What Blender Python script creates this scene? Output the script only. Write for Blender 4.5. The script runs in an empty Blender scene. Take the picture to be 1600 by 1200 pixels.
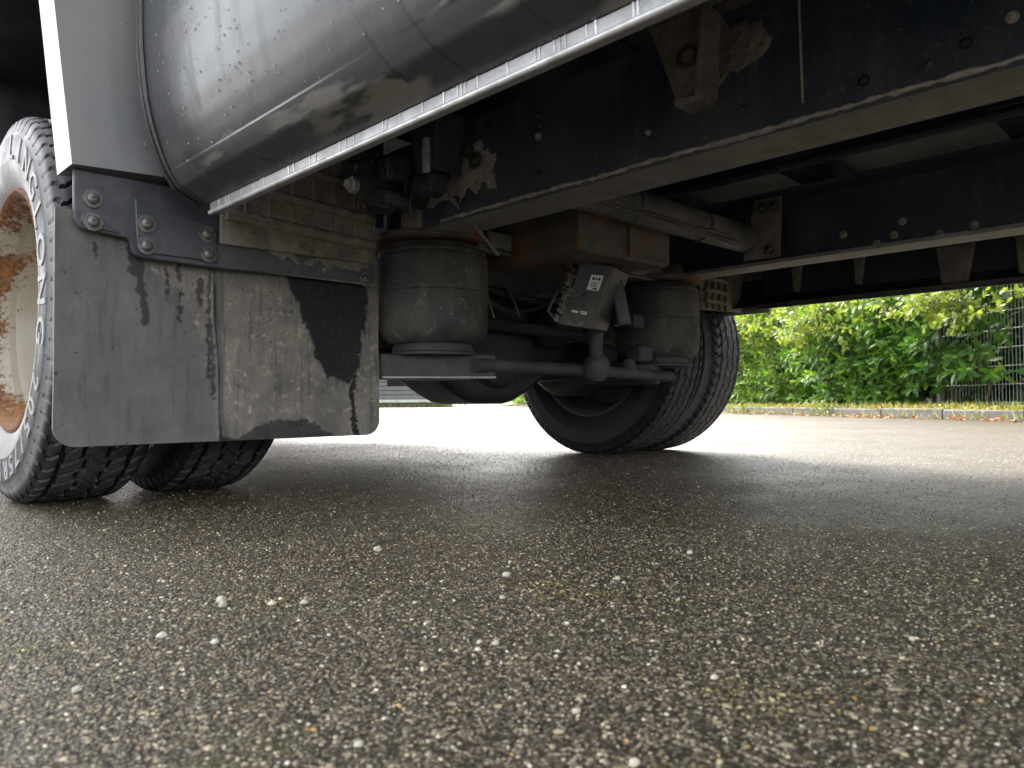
import bpy, math, random
import numpy as np
from mathutils import Vector, Matrix

random.seed(7)
RNG = np.random.default_rng(11)
S = bpy.context.scene
COL = S.collection
PI = math.pi
R_ = math.radians

# ------------------------------------------------------------------ camera
YAW, PITCH, ROLL, CAM_H, FPX = 44.729, 1.494, 0.3976, 0.1881, 1161.05
a, q, r = R_(YAW), R_(PITCH), R_(ROLL)
FW0 = Vector((math.sin(a), math.cos(a), 0)); RT0 = Vector((math.cos(a), -math.sin(a), 0)); UP0 = Vector((0, 0, 1))
FW = FW0 * math.cos(q) + UP0 * math.sin(q); UP1 = UP0 * math.cos(q) - FW0 * math.sin(q)
RT = RT0 * math.cos(r) - UP1 * math.sin(r); UP = UP1 * math.cos(r) + RT0 * math.sin(r)
cd = bpy.data.cameras.new('camera'); cam = bpy.data.objects.new('camera', cd); COL.objects.link(cam)
cam.matrix_world = Matrix(((RT.x, UP.x, -FW.x, 0), (RT.y, UP.y, -FW.y, 0), (RT.z, UP.z, -FW.z, CAM_H), (0, 0, 0, 1)))
cd.sensor_fit = 'HORIZONTAL'; cd.sensor_width = 36; cd.lens = FPX / 1600 * 36
cd.clip_start = 0.02; cd.clip_end = 900
cd.dof.use_dof = True; cd.dof.focus_distance = 1.55; cd.dof.aperture_fstop = 11.0
S.camera = cam

# ------------------------------------------------------------------ light: bright overcast
SUN_EL, SUN_DIR = 40.0, Vector((0.45, 0.9, 0))      # where the sun stands: ahead of the camera, beyond the truck
w = bpy.data.worlds.new('World'); S.world = w; w.use_nodes = True
nt = w.node_tree; bg = nt.nodes['Background']
sky = nt.nodes.new('ShaderNodeTexSky'); sky.sky_type = 'NISHITA'; sky.sun_disc = False
sky.sun_elevation = R_(SUN_EL); sky.sun_rotation = math.atan2(SUN_DIR.x, SUN_DIR.y)
sky.dust_density = 4.0; sky.air_density = 1.0; sky.ozone_density = 1.0
hsv = nt.nodes.new('ShaderNodeHueSaturation'); hsv.inputs['Saturation'].default_value = 0.22
nt.links.new(sky.outputs[0], hsv.inputs['Color']); nt.links.new(hsv.outputs[0], bg.inputs['Color'])
bg.inputs['Strength'].default_value = 0.15
sl = bpy.data.lights.new('sun', 'SUN'); so = bpy.data.objects.new('sun', sl); COL.objects.link(so)
sl.energy = 1.3; sl.angle = R_(30); sl.color = (1.0, 0.94, 0.84)
sd = SUN_DIR.normalized() * math.cos(R_(SUN_EL)) + Vector((0, 0, math.sin(R_(SUN_EL))))
so.rotation_euler = sd.to_track_quat('Z', 'Y').to_euler(); so.location = (-3, -2, 8)
S.view_settings.view_transform = 'Standard'; S.view_settings.look = 'None'
S.view_settings.exposure = 2.75; S.view_settings.gamma = 1.0; S.view_settings.use_curve_mapping = False
S.render.engine = 'CYCLES'
S.cycles.use_denoising = True; S.cycles.max_bounces = 7; S.cycles.diffuse_bounces = 4; S.cycles.glossy_bounces = 4
S.cycles.sample_clamp_indirect = 8

# ------------------------------------------------------------------ mesh helpers
class MB:
    def __init__(self): self.v = []; self.f = []; self.m = []
    def add(self, vs, fs, mi=0):
        o = len(self.v); self.v += [tuple(x) for x in vs]; self.f += [tuple(i + o for i in f) for f in fs]; self.m += [mi] * len(fs)
        return self
    def box(self, x0, x1, y0, y1, z0, z1, mi=0):
        vs = [(x, y, z) for x in (x0, x1) for y in (y0, y1) for z in (z0, z1)]
        return self.add(vs, [(0, 1, 3, 2), (4, 6, 7, 5), (0, 4, 5, 1), (2, 3, 7, 6), (0, 2, 6, 4), (1, 5, 7, 3)], mi)
    def obox(self, c, ax, ay, az, mi=0):      # oriented box: centre and three half vectors
        c, ax, ay, az = Vector(c), Vector(ax), Vector(ay), Vector(az)
        vs = [c + ax * i + ay * j + az * k for i in (-1, 1) for j in (-1, 1) for k in (-1, 1)]
        return self.add(vs, [(0, 1, 3, 2), (4, 6, 7, 5), (0, 4, 5, 1), (2, 3, 7, 6), (0, 2, 6, 4), (1, 5, 7, 3)], mi)
    def prism(self, poly, axis, t0, t1, mi=0):   # polygon in the plane across axis, extruded from t0 to t1
        n = len(poly)
        def P(u, v, t): return {'X': (t, u, v), 'Y': (u, t, v), 'Z': (u, v, t)}[axis]
        vs = [P(u, v, t0) for u, v in poly] + [P(u, v, t1) for u, v in poly]
        fs = [tuple(range(n - 1, -1, -1)), tuple(range(n, 2 * n))] + [(i, (i + 1) % n, n + (i + 1) % n, n + i) for i in range(n)]
        return self.add(vs, fs, mi)
    def tube(self, pts, rad, n=12, mi=0, caps=True):
        pts = [Vector(p) for p in pts]; rad = rad if hasattr(rad, '__len__') else [rad] * len(pts)
        vs, fs, prev = [], [], None
        for i, p in enumerate(pts):
            t = (pts[min(i + 1, len(pts) - 1)] - pts[max(i - 1, 0)]).normalized()
            u = prev - t * prev.dot(t) if prev is not None else t.orthogonal()
            if u.length < 1e-6: u = t.orthogonal()
            u.normalize(); prev = u; v = t.cross(u)
            vs += [p + (u * math.cos(2 * PI * k / n) + v * math.sin(2 * PI * k / n)) * rad[i] for k in range(n)]
        for i in range(len(pts) - 1):
            fs += [(i * n + k, i * n + (k + 1) % n, (i + 1) * n + (k + 1) % n, (i + 1) * n + k) for k in range(n)]
        if caps: fs += [tuple(range(n - 1, -1, -1)), tuple(range((len(pts) - 1) * n, len(pts) * n))]
        return self.add(vs, fs, mi)
    def lathe(self, prof, c, axis='Z', n=64, mi=0):   # prof: (along axis, radius)
        c = Vector(c); vs = []
        for h, rr in prof:
            for k in range(n):
                t = 2 * PI * k / n; A, B = rr * math.cos(t), rr * math.sin(t)
                vs.append(c + Vector({'Z': (A, B, h), 'X': (h, A, B), 'Y': (B, h, A)}[axis]))
        fs = [(i * n + k, i * n + (k + 1) % n, (i + 1) * n + (k + 1) % n, (i + 1) * n + k) for i in range(len(prof) - 1) for k in range(n)]
        return self.add(vs, fs, mi)

WPOS = {}
def obj(name, mb, mats, parent=None, bevel=0.0, ang=35, origin=None, flat=False, seg=2):
    """link the builder's geometry as ONE object, its origin at its middle, parented in place"""
    V = np.array(mb.v, dtype=np.float64)
    c = Vector(origin) if origin is not None else Vector(((V.min(0) + V.max(0)) / 2).tolist())
    me = bpy.data.meshes.new(name)
    me.from_pydata((V - np.array(c)).tolist(), [], mb.f)
    for m in (mats if isinstance(mats, (list, tuple)) else [mats]): me.materials.append(m)
    if any(mb.m): me.polygons.foreach_set('material_index', mb.m)
    me.validate()
    if not flat:
        me.polygons.foreach_set('use_smooth', [True] * len(me.polygons)); me.set_sharp_from_angle(angle=R_(ang))
    me.update()
    o = bpy.data.objects.new(name, me); COL.objects.link(o)
    o.location = c; WPOS[o.name] = c
    if parent is not None: o.parent = parent; o.location = c - WPOS[parent.name]
    if bevel:
        b = o.modifiers.new('bevel', 'BEVEL'); b.width = bevel; b.segments = seg; b.limit_method = 'ANGLE'; b.angle_limit = R_(40)
    return o
def empty(name, loc, parent=None):
    o = bpy.data.objects.new(name, None); COL.objects.link(o); o.location = loc; WPOS[o.name] = Vector(loc); o.empty_display_size = .1
    if parent is not None: o.parent = parent; o.location = Vector(loc) - WPOS[parent.name]
    return o
def copy_at(src, loc, parent=None, rot=None, scale=None):
    c = src.copy(); COL.objects.link(c); WPOS[c.name] = Vector(loc); c.parent = parent
    c.location = Vector(loc) - (WPOS[parent.name] if parent is not None else Vector((0, 0, 0)))
    if rot is not None: c.rotation_euler = rot
    if scale is not None: c.scale = scale
    return c
def tag(o, label=None, cat=None, group=None, kind=None):
    if label: o['label'] = label
    if cat: o['category'] = cat
    if group: o['group'] = group
    if kind: o['kind'] = kind
    return o
def vnoise(x, y, seed=0):                    # smooth value noise on arrays, about -1..1
    rs = np.random.default_rng(seed); T = rs.uniform(-1, 1, (64, 64))
    xi = np.floor(x).astype(int); yi = np.floor(y).astype(int); fx = x - xi; fy = y - yi
    fx = fx * fx * (3 - 2 * fx); fy = fy * fy * (3 - 2 * fy)
    g = lambda i, j: T[(xi + i) % 64, (yi + j) % 64]
    return (g(0, 0) * (1 - fx) + g(1, 0) * fx) * (1 - fy) + (g(0, 1) * (1 - fx) + g(1, 1) * fx) * fy
def fbm(x, y, seed=0, oct=4):
    s = 0; am = 1
    for k in range(oct): s = s + am * vnoise(x * 2 ** k, y * 2 ** k, seed + k); am *= .5
    return s
def poly_sd(px, py, poly):                   # signed distance to a polygon (inside positive)
    P = np.array(poly); n = len(P); d = np.full(px.shape, 1e9); ins = np.zeros(px.shape, bool)
    for i in range(n):
        ax, ay = P[i]; bx, by = P[(i + 1) % n]; ex, ey = bx - ax, by - ay
        t = np.clip(((px - ax) * ex + (py - ay) * ey) / (ex * ex + ey * ey + 1e-12), 0, 1)
        d = np.minimum(d, np.hypot(px - ax - t * ex, py - ay - t * ey))
        cond = (ay > py) != (by > py)
        ins ^= cond & (px < (bx - ax) * (py - ay) / (by - ay + 1e-12) + ax)
    return np.where(ins, d, -d)
def line_d(px, py, pts):
    d = np.full(px.shape, 1e9)
    for (ax, ay), (bx, by) in zip(pts[:-1], pts[1:]):
        ex, ey = bx - ax, by - ay; t = np.clip(((px - ax) * ex + (py - ay) * ey) / (ex * ex + ey * ey), 0, 1)
        d = np.minimum(d, np.hypot(px - ax - t * ex, py - ay - t * ey))
    return d
def sstep(x, a, b): t = np.clip((x - a) / (b - a), 0, 1); return t * t * (3 - 2 * t)
def set_attr(o, name, vals):
    at = o.data.attributes.new(name, 'FLOAT', 'POINT'); at.data.foreach_set('value', np.asarray(vals, dtype=np.float32).ravel())

# ------------------------------------------------------------------ materials
class N:
    def __init__(self, name):
        self.m = bpy.data.materials.new(name); self.m.use_nodes = True; self.t = self.m.node_tree
        self.b = self.t.nodes['Principled BSDF']; self.tc = self.t.nodes.new('ShaderNodeTexCoord')
    def n(self, typ, **kw):
        x = self.t.nodes.new(typ)
        for k, v in kw.items():
            if k in x.inputs: self.set(x.inputs[k], v)
            else: setattr(x, k, v)
        return x
    def set(self, s, v):
        if hasattr(v, 'is_output'): self.t.links.new(v, s)
        elif isinstance(v, (tuple, list)) and len(v) == 3 and s.type == 'RGBA': s.default_value = (*v, 1)
        else: s.default_value = v
    def noise(self, scale, detail=4, rough=.55, coord=None, dist=0.0):
        return self.n('ShaderNodeTexNoise', Scale=scale, Detail=detail, Roughness=rough, Distortion=dist, Vector=coord or self.tc.outputs['Object']).outputs['Fac']
    def stretched(self, sc, scale, detail=4, rough=.6):
        x = self.t.nodes.new('ShaderNodeVectorMath'); x.operation = 'MULTIPLY'; self.set(x.inputs[0], self.tc.outputs['Object']); x.inputs[1].default_value = sc
        return self.noise(scale, detail, rough, x.outputs[0])
    def ramp(self, f, stops):
        x = self.n('ShaderNodeValToRGB', Fac=f); e = x.color_ramp.elements
        while len(e) < len(stops): e.new(.5)
        for el, (p, c) in zip(e, stops): el.position = p; el.color = (*c, 1) if hasattr(c, '__len__') else (c, c, c, 1)
        return x.outputs['Color']
    def rng(self, f, a0, a1, b0, b1):
        x = self.n('ShaderNodeMapRange', Value=f); x.clamp = True
        for k, v in zip(('From Min', 'From Max', 'To Min', 'To Max'), (a0, a1, b0, b1)): self.set(x.inputs[k], v)
        return x.outputs[0]
    def mix(self, f, A, B):
        x = self.t.nodes.new('ShaderNodeMix'); x.data_type = 'RGBA'
        self.set(x.inputs['Factor'], f); self.set(x.inputs[6], A); self.set(x.inputs[7], B); return x.outputs[2]
    def math(self, op, A, B=0.0, clamp=False):
        x = self.t.nodes.new('ShaderNodeMath'); x.operation = op; x.use_clamp = clamp
        self.set(x.inputs[0], A); self.set(x.inputs[1], B); return x.outputs[0]
    def attr(self, name): return self.n('ShaderNodeAttribute', attribute_name=name).outputs['Fac']
    def bump(self, h, strength, dist):
        x = self.n('ShaderNodeBump', Strength=strength, Distance=dist, Height=h)
        if self.b.inputs['Normal'].is_linked: self.set(x.inputs['Normal'], self.b.inputs['Normal'].links[0].from_socket)
        self.set(self.b.inputs['Normal'], x.outputs['Normal'])
    def p(self, **kw):
        for k, v in kw.items(): self.set(self.b.inputs[k.replace('_', ' ')], v)
        return self

def grimy(name, base, dust, cover=.5, soft=.18, scale=9.0, rough=(.35, .7), metal=0.0, bump=.25, grain=140, rust=None, rust_cover=.62):
    """paint, plastic or rubber under uneven dust, with speckle and small relief"""
    k = N(name)
    f = k.noise(scale, 6, .62)
    g = k.noise(grain, 3, .6)
    fac = k.rng(k.math('ADD', f, k.math('MULTIPLY', k.math('SUBTRACT', g, .5), .35)), 1 - cover - soft, 1 - cover + soft, 0, 1)
    c = k.mix(fac, base, dust)
    c = k.mix(k.rng(k.noise(scale * 3.3, 4), .35, .7, 0, .45), c, tuple(x * .55 for x in base))
    rg = k.rng(f, .3, .7, rough[0], rough[1])
    if rust:
        rf = k.rng(k.math('ADD', k.noise(scale * .8, 5, .7, dist=.6), k.math('MULTIPLY', k.math('SUBTRACT', g, .5), .2)), rust_cover, rust_cover + .1, 0, 1)
        c = k.mix(rf, c, k.mix(k.noise(60, 3), rust, tuple(x * .35 for x in rust)))
        rg = k.mix(rf, rg, (.9, .9, .9))
    k.p(Base_Color=c, Roughness=rg, Metallic=metal)
    k.bump(k.math('ADD', k.math('MULTIPLY', g, .4), f), bump, .004)
    return k.m

BODY_DUST = (.16, .15, .13)
m_rail = grimy('chassis_paint', (.05, .06, .078), (.13, .13, .13), .36, .2, 5, (.3, .6), bump=.15)
k = N('chassis_rail_paint'); m_rail = k.m
f = k.noise(5, 6, .6); g = k.noise(150, 3); st_ = k.stretched((1, 5, .7), 7, 5, .65)
c = k.mix(k.rng(f, .42, .7, 0, .8), (.03, .044, .07), (.085, .092, .1)); c = k.mix(k.rng(st_, .54, .7, 0, .4), c, (.13, .125, .115)); c = k.mix(k.rng(g, .6, .74, 0, .6), c, (.2, .19, .165)); c = k.mix(k.rng(k.noise(17, 4, .7), .62, .7, 0, .6), c, (.028, .03, .034))
k.p(Base_Color=c, Roughness=k.rng(f, .3, .7, .3, .6)); k.bump(g, .2, .002)
m_navy = grimy('navy_shadow_tone', (.016, .023, .036), (.045, .05, .056), .35, .2, 6, (.4, .7), bump=.2)  # bluish shadow under the truck is put into this colour
m_flange = grimy('dusty_flange', (.135, .132, .124), (.25, .242, .224), .6, .25, 7, (.6, .85), bump=.3)
m_under = grimy('underbody_grime', (.055, .057, .062), (.19, .175, .15), .42, .2, 8, (.5, .85), bump=.4)
m_dirt = grimy('caked_mud', (.075, .07, .062), (.28, .25, .21), .55, .2, 13, (.7, .95), bump=.9, grain=190)
m_black = grimy('black_plastic', (.03, .032, .038), (.1, .096, .09), .32, .2, 8, (.32, .55), bump=.12)
m_bracket = grimy('bracket_plastic', (.042, .045, .055), (.11, .11, .112), .35, .22, 9, (.3, .5), bump=.12)
m_bellow = grimy('dusty_rubber', (.036, .035, .033), (.155, .142, .12), .5, .25, 9, (.6, .85), bump=.5)
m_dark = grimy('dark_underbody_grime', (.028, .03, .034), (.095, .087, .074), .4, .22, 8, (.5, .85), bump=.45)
k = N('air_spring_rubber'); m_bellow = k.m
f = k.noise(7, 6, .65); g = k.noise(190, 3, .65); sc_ = k.noise(26, 5, .75, dist=1.2)
c = k.mix(k.rng(f, .38, .62, 0, 1), (.027, .027, .027), (.098, .09, .077)); c = k.mix(k.rng(k.stretched((6, 6, .8), 8, 5), .5, .66, 0, .7), c, (.03, .03, .031))
c = k.mix(k.rng(sc_, .6, .66, 0, .65), c, (.2, .185, .155)); c = k.mix(k.rng(g, .56, .7, 0, .7), c, (.022, .022, .022)); c = k.mix(k.rng(k.noise(80, 2), .7, .74, 0, .7), c, (.26, .24, .2))
k.p(Base_Color=c, Roughness=k.rng(f, .3, .7, .5, .85)); k.bump(k.math('ADD', g, k.math('MULTIPLY', sc_, 1.5)), .5, .002)
m_steel = grimy('dark_steel', (.05, .052, .055), (.16, .15, .13), .45, .2, 14, (.4, .7), .35, .3, rust=(.2, .075, .025), rust_cover=.66)
m_rusty = grimy('rusty_steel', (.06, .052, .045), (.145, .12, .095), .5, .2, 8, (.65, .9), bump=.5, rust=(.26, .1, .03), rust_cover=.53)
m_bolt = grimy('bolt_steel', (.1, .1, .1), (.24, .22, .2), .4, .2, 60, (.3, .55), .6, .3, grain=400, rust=(.22, .09, .04), rust_cover=.62)
m_lip = grimy('bare_aluminium', (.7, .71, .71), (.36, .36, .34), .45, .15, 24, (.25, .45), .35, .1, grain=300)
m_lipgrey = grimy('dull_aluminium', (.42, .42, .43), (.3, .3, .3), .45, .2, 20, (.3, .5), .4, .15, grain=260)
m_white = grimy('white_label', (.75, .75, .72), (.6, .6, .56), .3, .2, 60, (.5, .7), bump=.05)
m_ink = grimy('black_ink', (.02, .02, .02), (.05, .05, .05), .3, .2, 60, (.5, .7), bump=.05)
m_pale = grimy('pale_dust_plate', (.2, .2, .19), (.55, .5, .43), .55, .2, 16, (.75, .95), bump=.6, grain=220)
m_rubber_seal = grimy('black_rubber_seal', (.012, .012, .013), (.03, .03, .03), .3, .2, 20, (.3, .5), bump=.1)

k = N('grey_body_paint'); m_fender = k.m                     # fender: grey gloss paint under a film of road dirt
f = k.noise(6, 5); g = k.noise(180, 3)
k.p(Base_Color=k.mix(k.rng(k.noise(3.5, 3), .45, .68, 0, .5), k.mix(f, (.13, .135, .145), (.2, .2, .2)), (.24, .205, .165)), Roughness=k.rng(f, .3, .7, .25, .48))
k.p(Coat_Weight=.5, Coat_Roughness=.12); k.bump(g, .05, .002)

k = N('skirt_paint'); m_panel = k.m                           # the curved skirt, with runs and mud drawn by two masks
run, mud = k.attr('run'), k.attr('mud'); f = k.noise(7, 5); g = k.noise(220, 3)
c = k.mix(f, (.034, .037, .042), (.058, .06, .062)); c = k.mix(mud, c, k.mix(g, (.1, .096, .085), (.17, .16, .138))); c = k.mix(run, c, (.022, .022, .022))
k.p(Base_Color=c, Roughness=k.math('ADD', k.math('ADD', k.rng(f, .3, .7, .2, .3), k.rng(k.stretched((3, 3, .5), 9, 4), .5, .7, 0, .14)), k.math('MULTIPLY', mud, .4)), Coat_Weight=.06, Coat_Roughness=.08, Specular_IOR_Level=.34)
k.bump(g, .04, .002)

k = N('mudflap_rubber'); m_flap = k.m                         # rubber under dried dust, wet where the mask says so
wet, damp_and_dark, fold = k.attr('wet'), k.attr('damp_and_dark'), k.attr('fold')
g = k.noise(260, 3, .65); f = k.noise(14, 6, .65); e = k.noise(70, 4, .6)
d = k.mix(k.rng(f, .35, .65, 0, 1), (.125, .114, .098), (.23, .207, .17)); d = k.mix(k.rng(g, .45, .66, 0, .75), d, (.12, .112, .1)); d = k.mix(k.rng(e, .58, .68, 0, .5), d, (.42, .38, .32))
d = k.mix(k.rng(damp_and_dark, 0, 1, 0, .85), d, k.mix(k.rng(f, .3, .7, 0, 1), (.082, .082, .081), (.12, .118, .112)))
st_ = k.stretched((9, 9, .9), 9, 5, .65); d = k.mix(k.rng(st_, .52, .68, 0, .55), d, (.05, .05, .049)); d = k.mix(k.rng(k.noise(95, 2, .5), .69, .73, 0, .8), d, (.03, .029, .027))
d = k.mix(k.math('MULTIPLY', wet, k.rng(k.noise(150, 3, .7), .3, .5, .88, 1)), d, (.012, .012, .0125)); d = k.mix(fold, d, (.012, .012, .012))
k.p(Base_Color=d, Roughness=k.mix(wet, k.rng(damp_and_dark, 0, 1, .85, .6), (.5, .5, .5)), Specular_IOR_Level=k.rng(wet, 0, 1, .3, .2))
k.bump(k.math('ADD', k.math('MULTIPLY', g, .5), e), .35, .0016)

def tyre_mat(name, side_tone):
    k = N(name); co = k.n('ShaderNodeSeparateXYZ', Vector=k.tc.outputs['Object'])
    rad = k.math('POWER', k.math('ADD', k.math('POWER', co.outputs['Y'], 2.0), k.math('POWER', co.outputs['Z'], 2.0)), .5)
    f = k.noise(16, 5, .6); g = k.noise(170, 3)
    side = k.mix(k.rng(f, .35, .65, 0, 1), tuple(x * side_tone for x in (.1, .1, .099)), tuple(x * side_tone for x in (.2, .197, .19)))
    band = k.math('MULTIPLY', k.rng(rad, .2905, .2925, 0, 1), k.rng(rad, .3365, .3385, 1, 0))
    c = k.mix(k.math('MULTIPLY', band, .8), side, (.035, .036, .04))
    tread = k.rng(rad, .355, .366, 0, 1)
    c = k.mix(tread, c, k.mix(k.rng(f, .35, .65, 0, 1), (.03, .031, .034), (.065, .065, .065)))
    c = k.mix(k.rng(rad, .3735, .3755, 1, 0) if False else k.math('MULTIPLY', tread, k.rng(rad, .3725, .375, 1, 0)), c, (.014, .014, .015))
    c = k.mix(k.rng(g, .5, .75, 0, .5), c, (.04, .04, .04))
    k.p(Base_Color=c, Roughness=k.rng(f, .3, .7, .4, .7), Specular_IOR_Level=.5 if side_tone > .5 else .12); k.bump(g, .2, .0015)
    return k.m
m_tyre = tyre_mat('tyre_rubber', 1.0); m_tyre_dark = tyre_mat('tyre_rubber_shaded', .1)  # second copy: shade on the inner wheels is put into its colour
m_letter = grimy('moulded_letter_rubber', (.26, .26, .26), (.42, .41, .4), .5, .2, 40, (.5, .7), bump=.1)  # pale colour paints the wet reflection on the raised letters

k = N('cream_rim_paint'); m_rim = k.m
f = k.noise(5.5, 7, .72, dist=.3); g = k.noise(110, 4, .7); co = k.n('ShaderNodeSeparateXYZ', Vector=k.tc.outputs['Object'])
rad = k.math('POWER', k.math('ADD', k.math('POWER', co.outputs['Y'], 2.0), k.math('POWER', co.outputs['Z'], 2.0)), .5)
fl = k.math('ADD', k.math('ADD', k.math('SUBTRACT', f, .015), k.math('MULTIPLY', k.math('SUBTRACT', g, .5), .3)), k.rng(rad, .205, .236, -.07, .24))
rust = k.mix(k.rng(g, .35, .65, 0, 1), (.22, .085, .022), (.045, .02, .011)); rust = k.mix(k.rng(f, .5, .75, 0, .6), rust, (.3, .15, .045))
k.p(Base_Color=k.mix(k.rng(fl, .5, .57, 0, 1), k.mix(f, (.34, .305, .235), (.26, .225, .165)), rust), Roughness=k.rng(fl, .45, .6, .4, .9)); k.bump(fl, .3, .004)

k = N('wet_asphalt'); m_asph = k.m
C = k.tc.outputs['Object']
warp = k.n('ShaderNodeTexNoise', Scale=45, Detail=2, Vector=C)
vv = k.n('ShaderNodeVectorMath', operation='MULTIPLY_ADD'); k.set(vv.inputs[0], warp.outputs['Color']); vv.inputs[1].default_value = (.006,) * 3; k.set(vv.inputs[2], C)
v1 = k.n('ShaderNodeTexVoronoi', Scale=300, Vector=vv.outputs[0]); v2 = k.n('ShaderNodeTexVoronoi', Scale=120, Vector=vv.outputs[0])
s1 = k.n('ShaderNodeSeparateColor', Color=v1.outputs['Color']); s2 = k.n('ShaderNodeSeparateColor', Color=v2.outputs['Color'])
stone1 = k.ramp(s1.outputs[0], [(0, (.05, .042, .029)), (.4, (.11, .09, .06)), (.66, (.18, .147, .097)), (.88, (.31, .26, .175)), (1, (.5, .43, .31))])
stone2 = k.ramp(s2.outputs[1], [(0, (.045, .037, .025)), (.6, (.105, .083, .05)), (.85, (.21, .168, .105)), (1, (.42, .35, .23))])
c = k.mix(k.rng(v1.outputs['Distance'], .2, .6, 1, 0), (.024, .02, .014), stone1)
c = k.mix(k.math('MULTIPLY', k.rng(s2.outputs[0], .74, .76, 0, 1), k.rng(v2.outputs['Distance'], .35, .45, 1, 0)), c, stone2)
big = k.noise(1.6, 5, .6); med = k.noise(8, 5, .65)
c = k.mix(k.math('MULTIPLY', k.rng(med, .55, .7, 0, 1), k.rng(big, .42, .58, 0, .55)), c, (.075, .078, .014))      # moss film
c = k.mix(k.rng(k.noise(.7, 4), .45, .7, 0, .35), c, (.09, .068, .04))
wetf = k.rng(k.math('ADD', k.math('MULTIPLY', big, .6), k.math('MULTIPLY', med, .4)), .38, .62, 0, 1)
k.p(Base_Color=c, Roughness=k.rng(wetf, 0, 1, .46, .66)); k.b.inputs['Specular IOR Level'].default_value = .2
h = k.math('ADD', k.rng(v1.outputs['Distance'], 0, .7, 1, 0), k.math('MULTIPLY', k.rng(v2.outputs['Distance'], 0, .6, 1, 0), .8))
k.bump(k.math('ADD', k.noise(34, 3, .7), k.math('MULTIPLY', k.noise(9, 3, .6), 1.5)), .6, .006); k.bump(h, .75, .0022)

k = N('stone_chip'); m_chip = k.m
ca = k.n('ShaderNodeAttribute', attribute_name='chip_colour')
k.p(Base_Color=ca.outputs['Color'], Roughness=.42, Specular_IOR_Level=.35); k.bump(k.noise(900, 2), .25, .0006)

k = N('loose_pebble'); m_peb = k.m
oi = k.n('ShaderNodeObjectInfo')
k.p(Base_Color=k.mix(k.noise(240, 4), k.ramp(oi.outputs['Random'], [(0, (.58, .53, .43)), (.5, (.46, .42, .34)), (.8, (.7, .66, .57)), (1, (.5, .4, .24))]), (.34, .3, .23)), Roughness=.55); k.bump(k.noise(300, 3), .4, .001)

m_kerb = grimy('kerb_concrete', (.07, .066, .06), (.125, .118, .105), .5, .2, 6, (.7, .9), bump=.5)
m_verge = grimy('verge_soil', (.05, .042, .024), (.12, .11, .04), .5, .2, 5, (.8, .95), bump=.8)
m_clad = grimy('grey_cladding', (.11, .11, .108), (.16, .158, .15), .4, .2, 2, (.4, .6), bump=.05)
m_plinth = grimy('pale_concrete', (.5, .5, .46), (.62, .61, .56), .5, .2, 2, (.7, .9), bump=.2)
m_wire = grimy('green_grey_fence_wire', (.3, .34, .31), (.45, .47, .44), .4, .2, 20, (.4, .6), bump=.05)
m_bark = grimy('brown_bark', (.07, .055, .04), (.15, .12, .09), .5, .2, 18, (.8, .95), bump=1.0)
m_water = N('water_drop').p(Base_Color=(.9, .92, .95), Roughness=.03, IOR=1.33, Transmission_Weight=.85).m

def leaf_mat(name, c1, c2, trans=.35, rough=.46):
    k = N(name); out = k.t.nodes['Material Output']
    c = k.mix(k.noise(9, 3), c1, c2)
    k.p(Base_Color=c, Roughness=rough); k.b.inputs['Specular IOR Level'].default_value = .28
    tr = k.n('ShaderNodeBsdfTranslucent', Color=k.mix(.5, c, (min(.9, c2[0] * 2.5), min(.9, c2[1] * 2.6), c2[2] * .9)))
    ms = k.n('ShaderNodeMixShader', Fac=trans); k.t.links.new(k.b.outputs[0], ms.inputs[1]); k.t.links.new(tr.outputs[0], ms.inputs[2])
    k.t.links.new(ms.outputs[0], out.inputs['Surface']); return k.m
L_dark = [leaf_mat('laurel_leaf_deep', (.035, .09, .02), (.05, .12, .026), .3), leaf_mat('laurel_leaf_green', (.055, .145, .022), (.08, .18, .03), .35), leaf_mat('laurel_leaf_fresh', (.1, .2, .024), (.14, .24, .03), .42)]
L_light = [leaf_mat('young_leaf_green', (.06, .13, .02), (.1, .18, .03), .38), leaf_mat('young_leaf_lime', (.1, .2, .028), (.14, .24, .036), .4), leaf_mat('young_leaf_yellow', (.15, .22, .035), (.2, .26, .045), .42)]
L_oak = [leaf_mat('oak_leaf_lime', (.11, .17, .03), (.15, .2, .04), .38), leaf_mat('oak_leaf_yellow', (.15, .19, .04), (.19, .22, .05), .4), leaf_mat('oak_leaf_olive', (.1, .14, .03), (.15, .18, .04), .35)]
L_back = [leaf_mat('hedge_leaf_dark', (.015, .035, .012), (.025, .055, .016), .15)]
L_fall = [leaf_mat('fallen_leaf_orange', (.3, .1, .03), (.36, .15, .04), .1, .7), leaf_mat('fallen_leaf_brown', (.16, .1, .05), (.24, .15, .07), .1, .7), leaf_mat('fallen_leaf_red', (.4, .07, .03), (.3, .05, .03), .1, .7), leaf_mat('fallen_leaf_pale', (.42, .36, .2), (.36, .3, .16), .1, .7)]
L_grass = [leaf_mat('verge_grass', (.12, .17, .02), (.2, .24, .03), .3, .6), leaf_mat('dry_grass', (.34, .3, .13), (.42, .37, .18), .25, .7)]

# ================================================================== SETTING
m = MB(); m.add([(-160, -160, 0), (160, -160, 0), (160, 160, 0), (-160, 160, 0)], [(0, 1, 2, 3)])
road = tag(obj('road', m, m_asph), 'wet dark asphalt lot scattered with pale stone chips', kind='structure')

# kerb frame: s runs along the kerb away from the camera, n points across it to the hedge side
P0 = RT0 * 4.36 + FW0 * 6.33; KU = (RT0 * -.12 + FW0).normalized(); KN = Vector((KU.y, -KU.x, 0))
if KN.dot(RT0) < 0: KN = -KN
def K(s, n, z=0): p = P0 + KU * s + KN * n; return Vector((p.x, p.y, z))
KZ = Matrix.Rotation(math.atan2(KU.y, KU.x), 3, 'Z')

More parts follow.
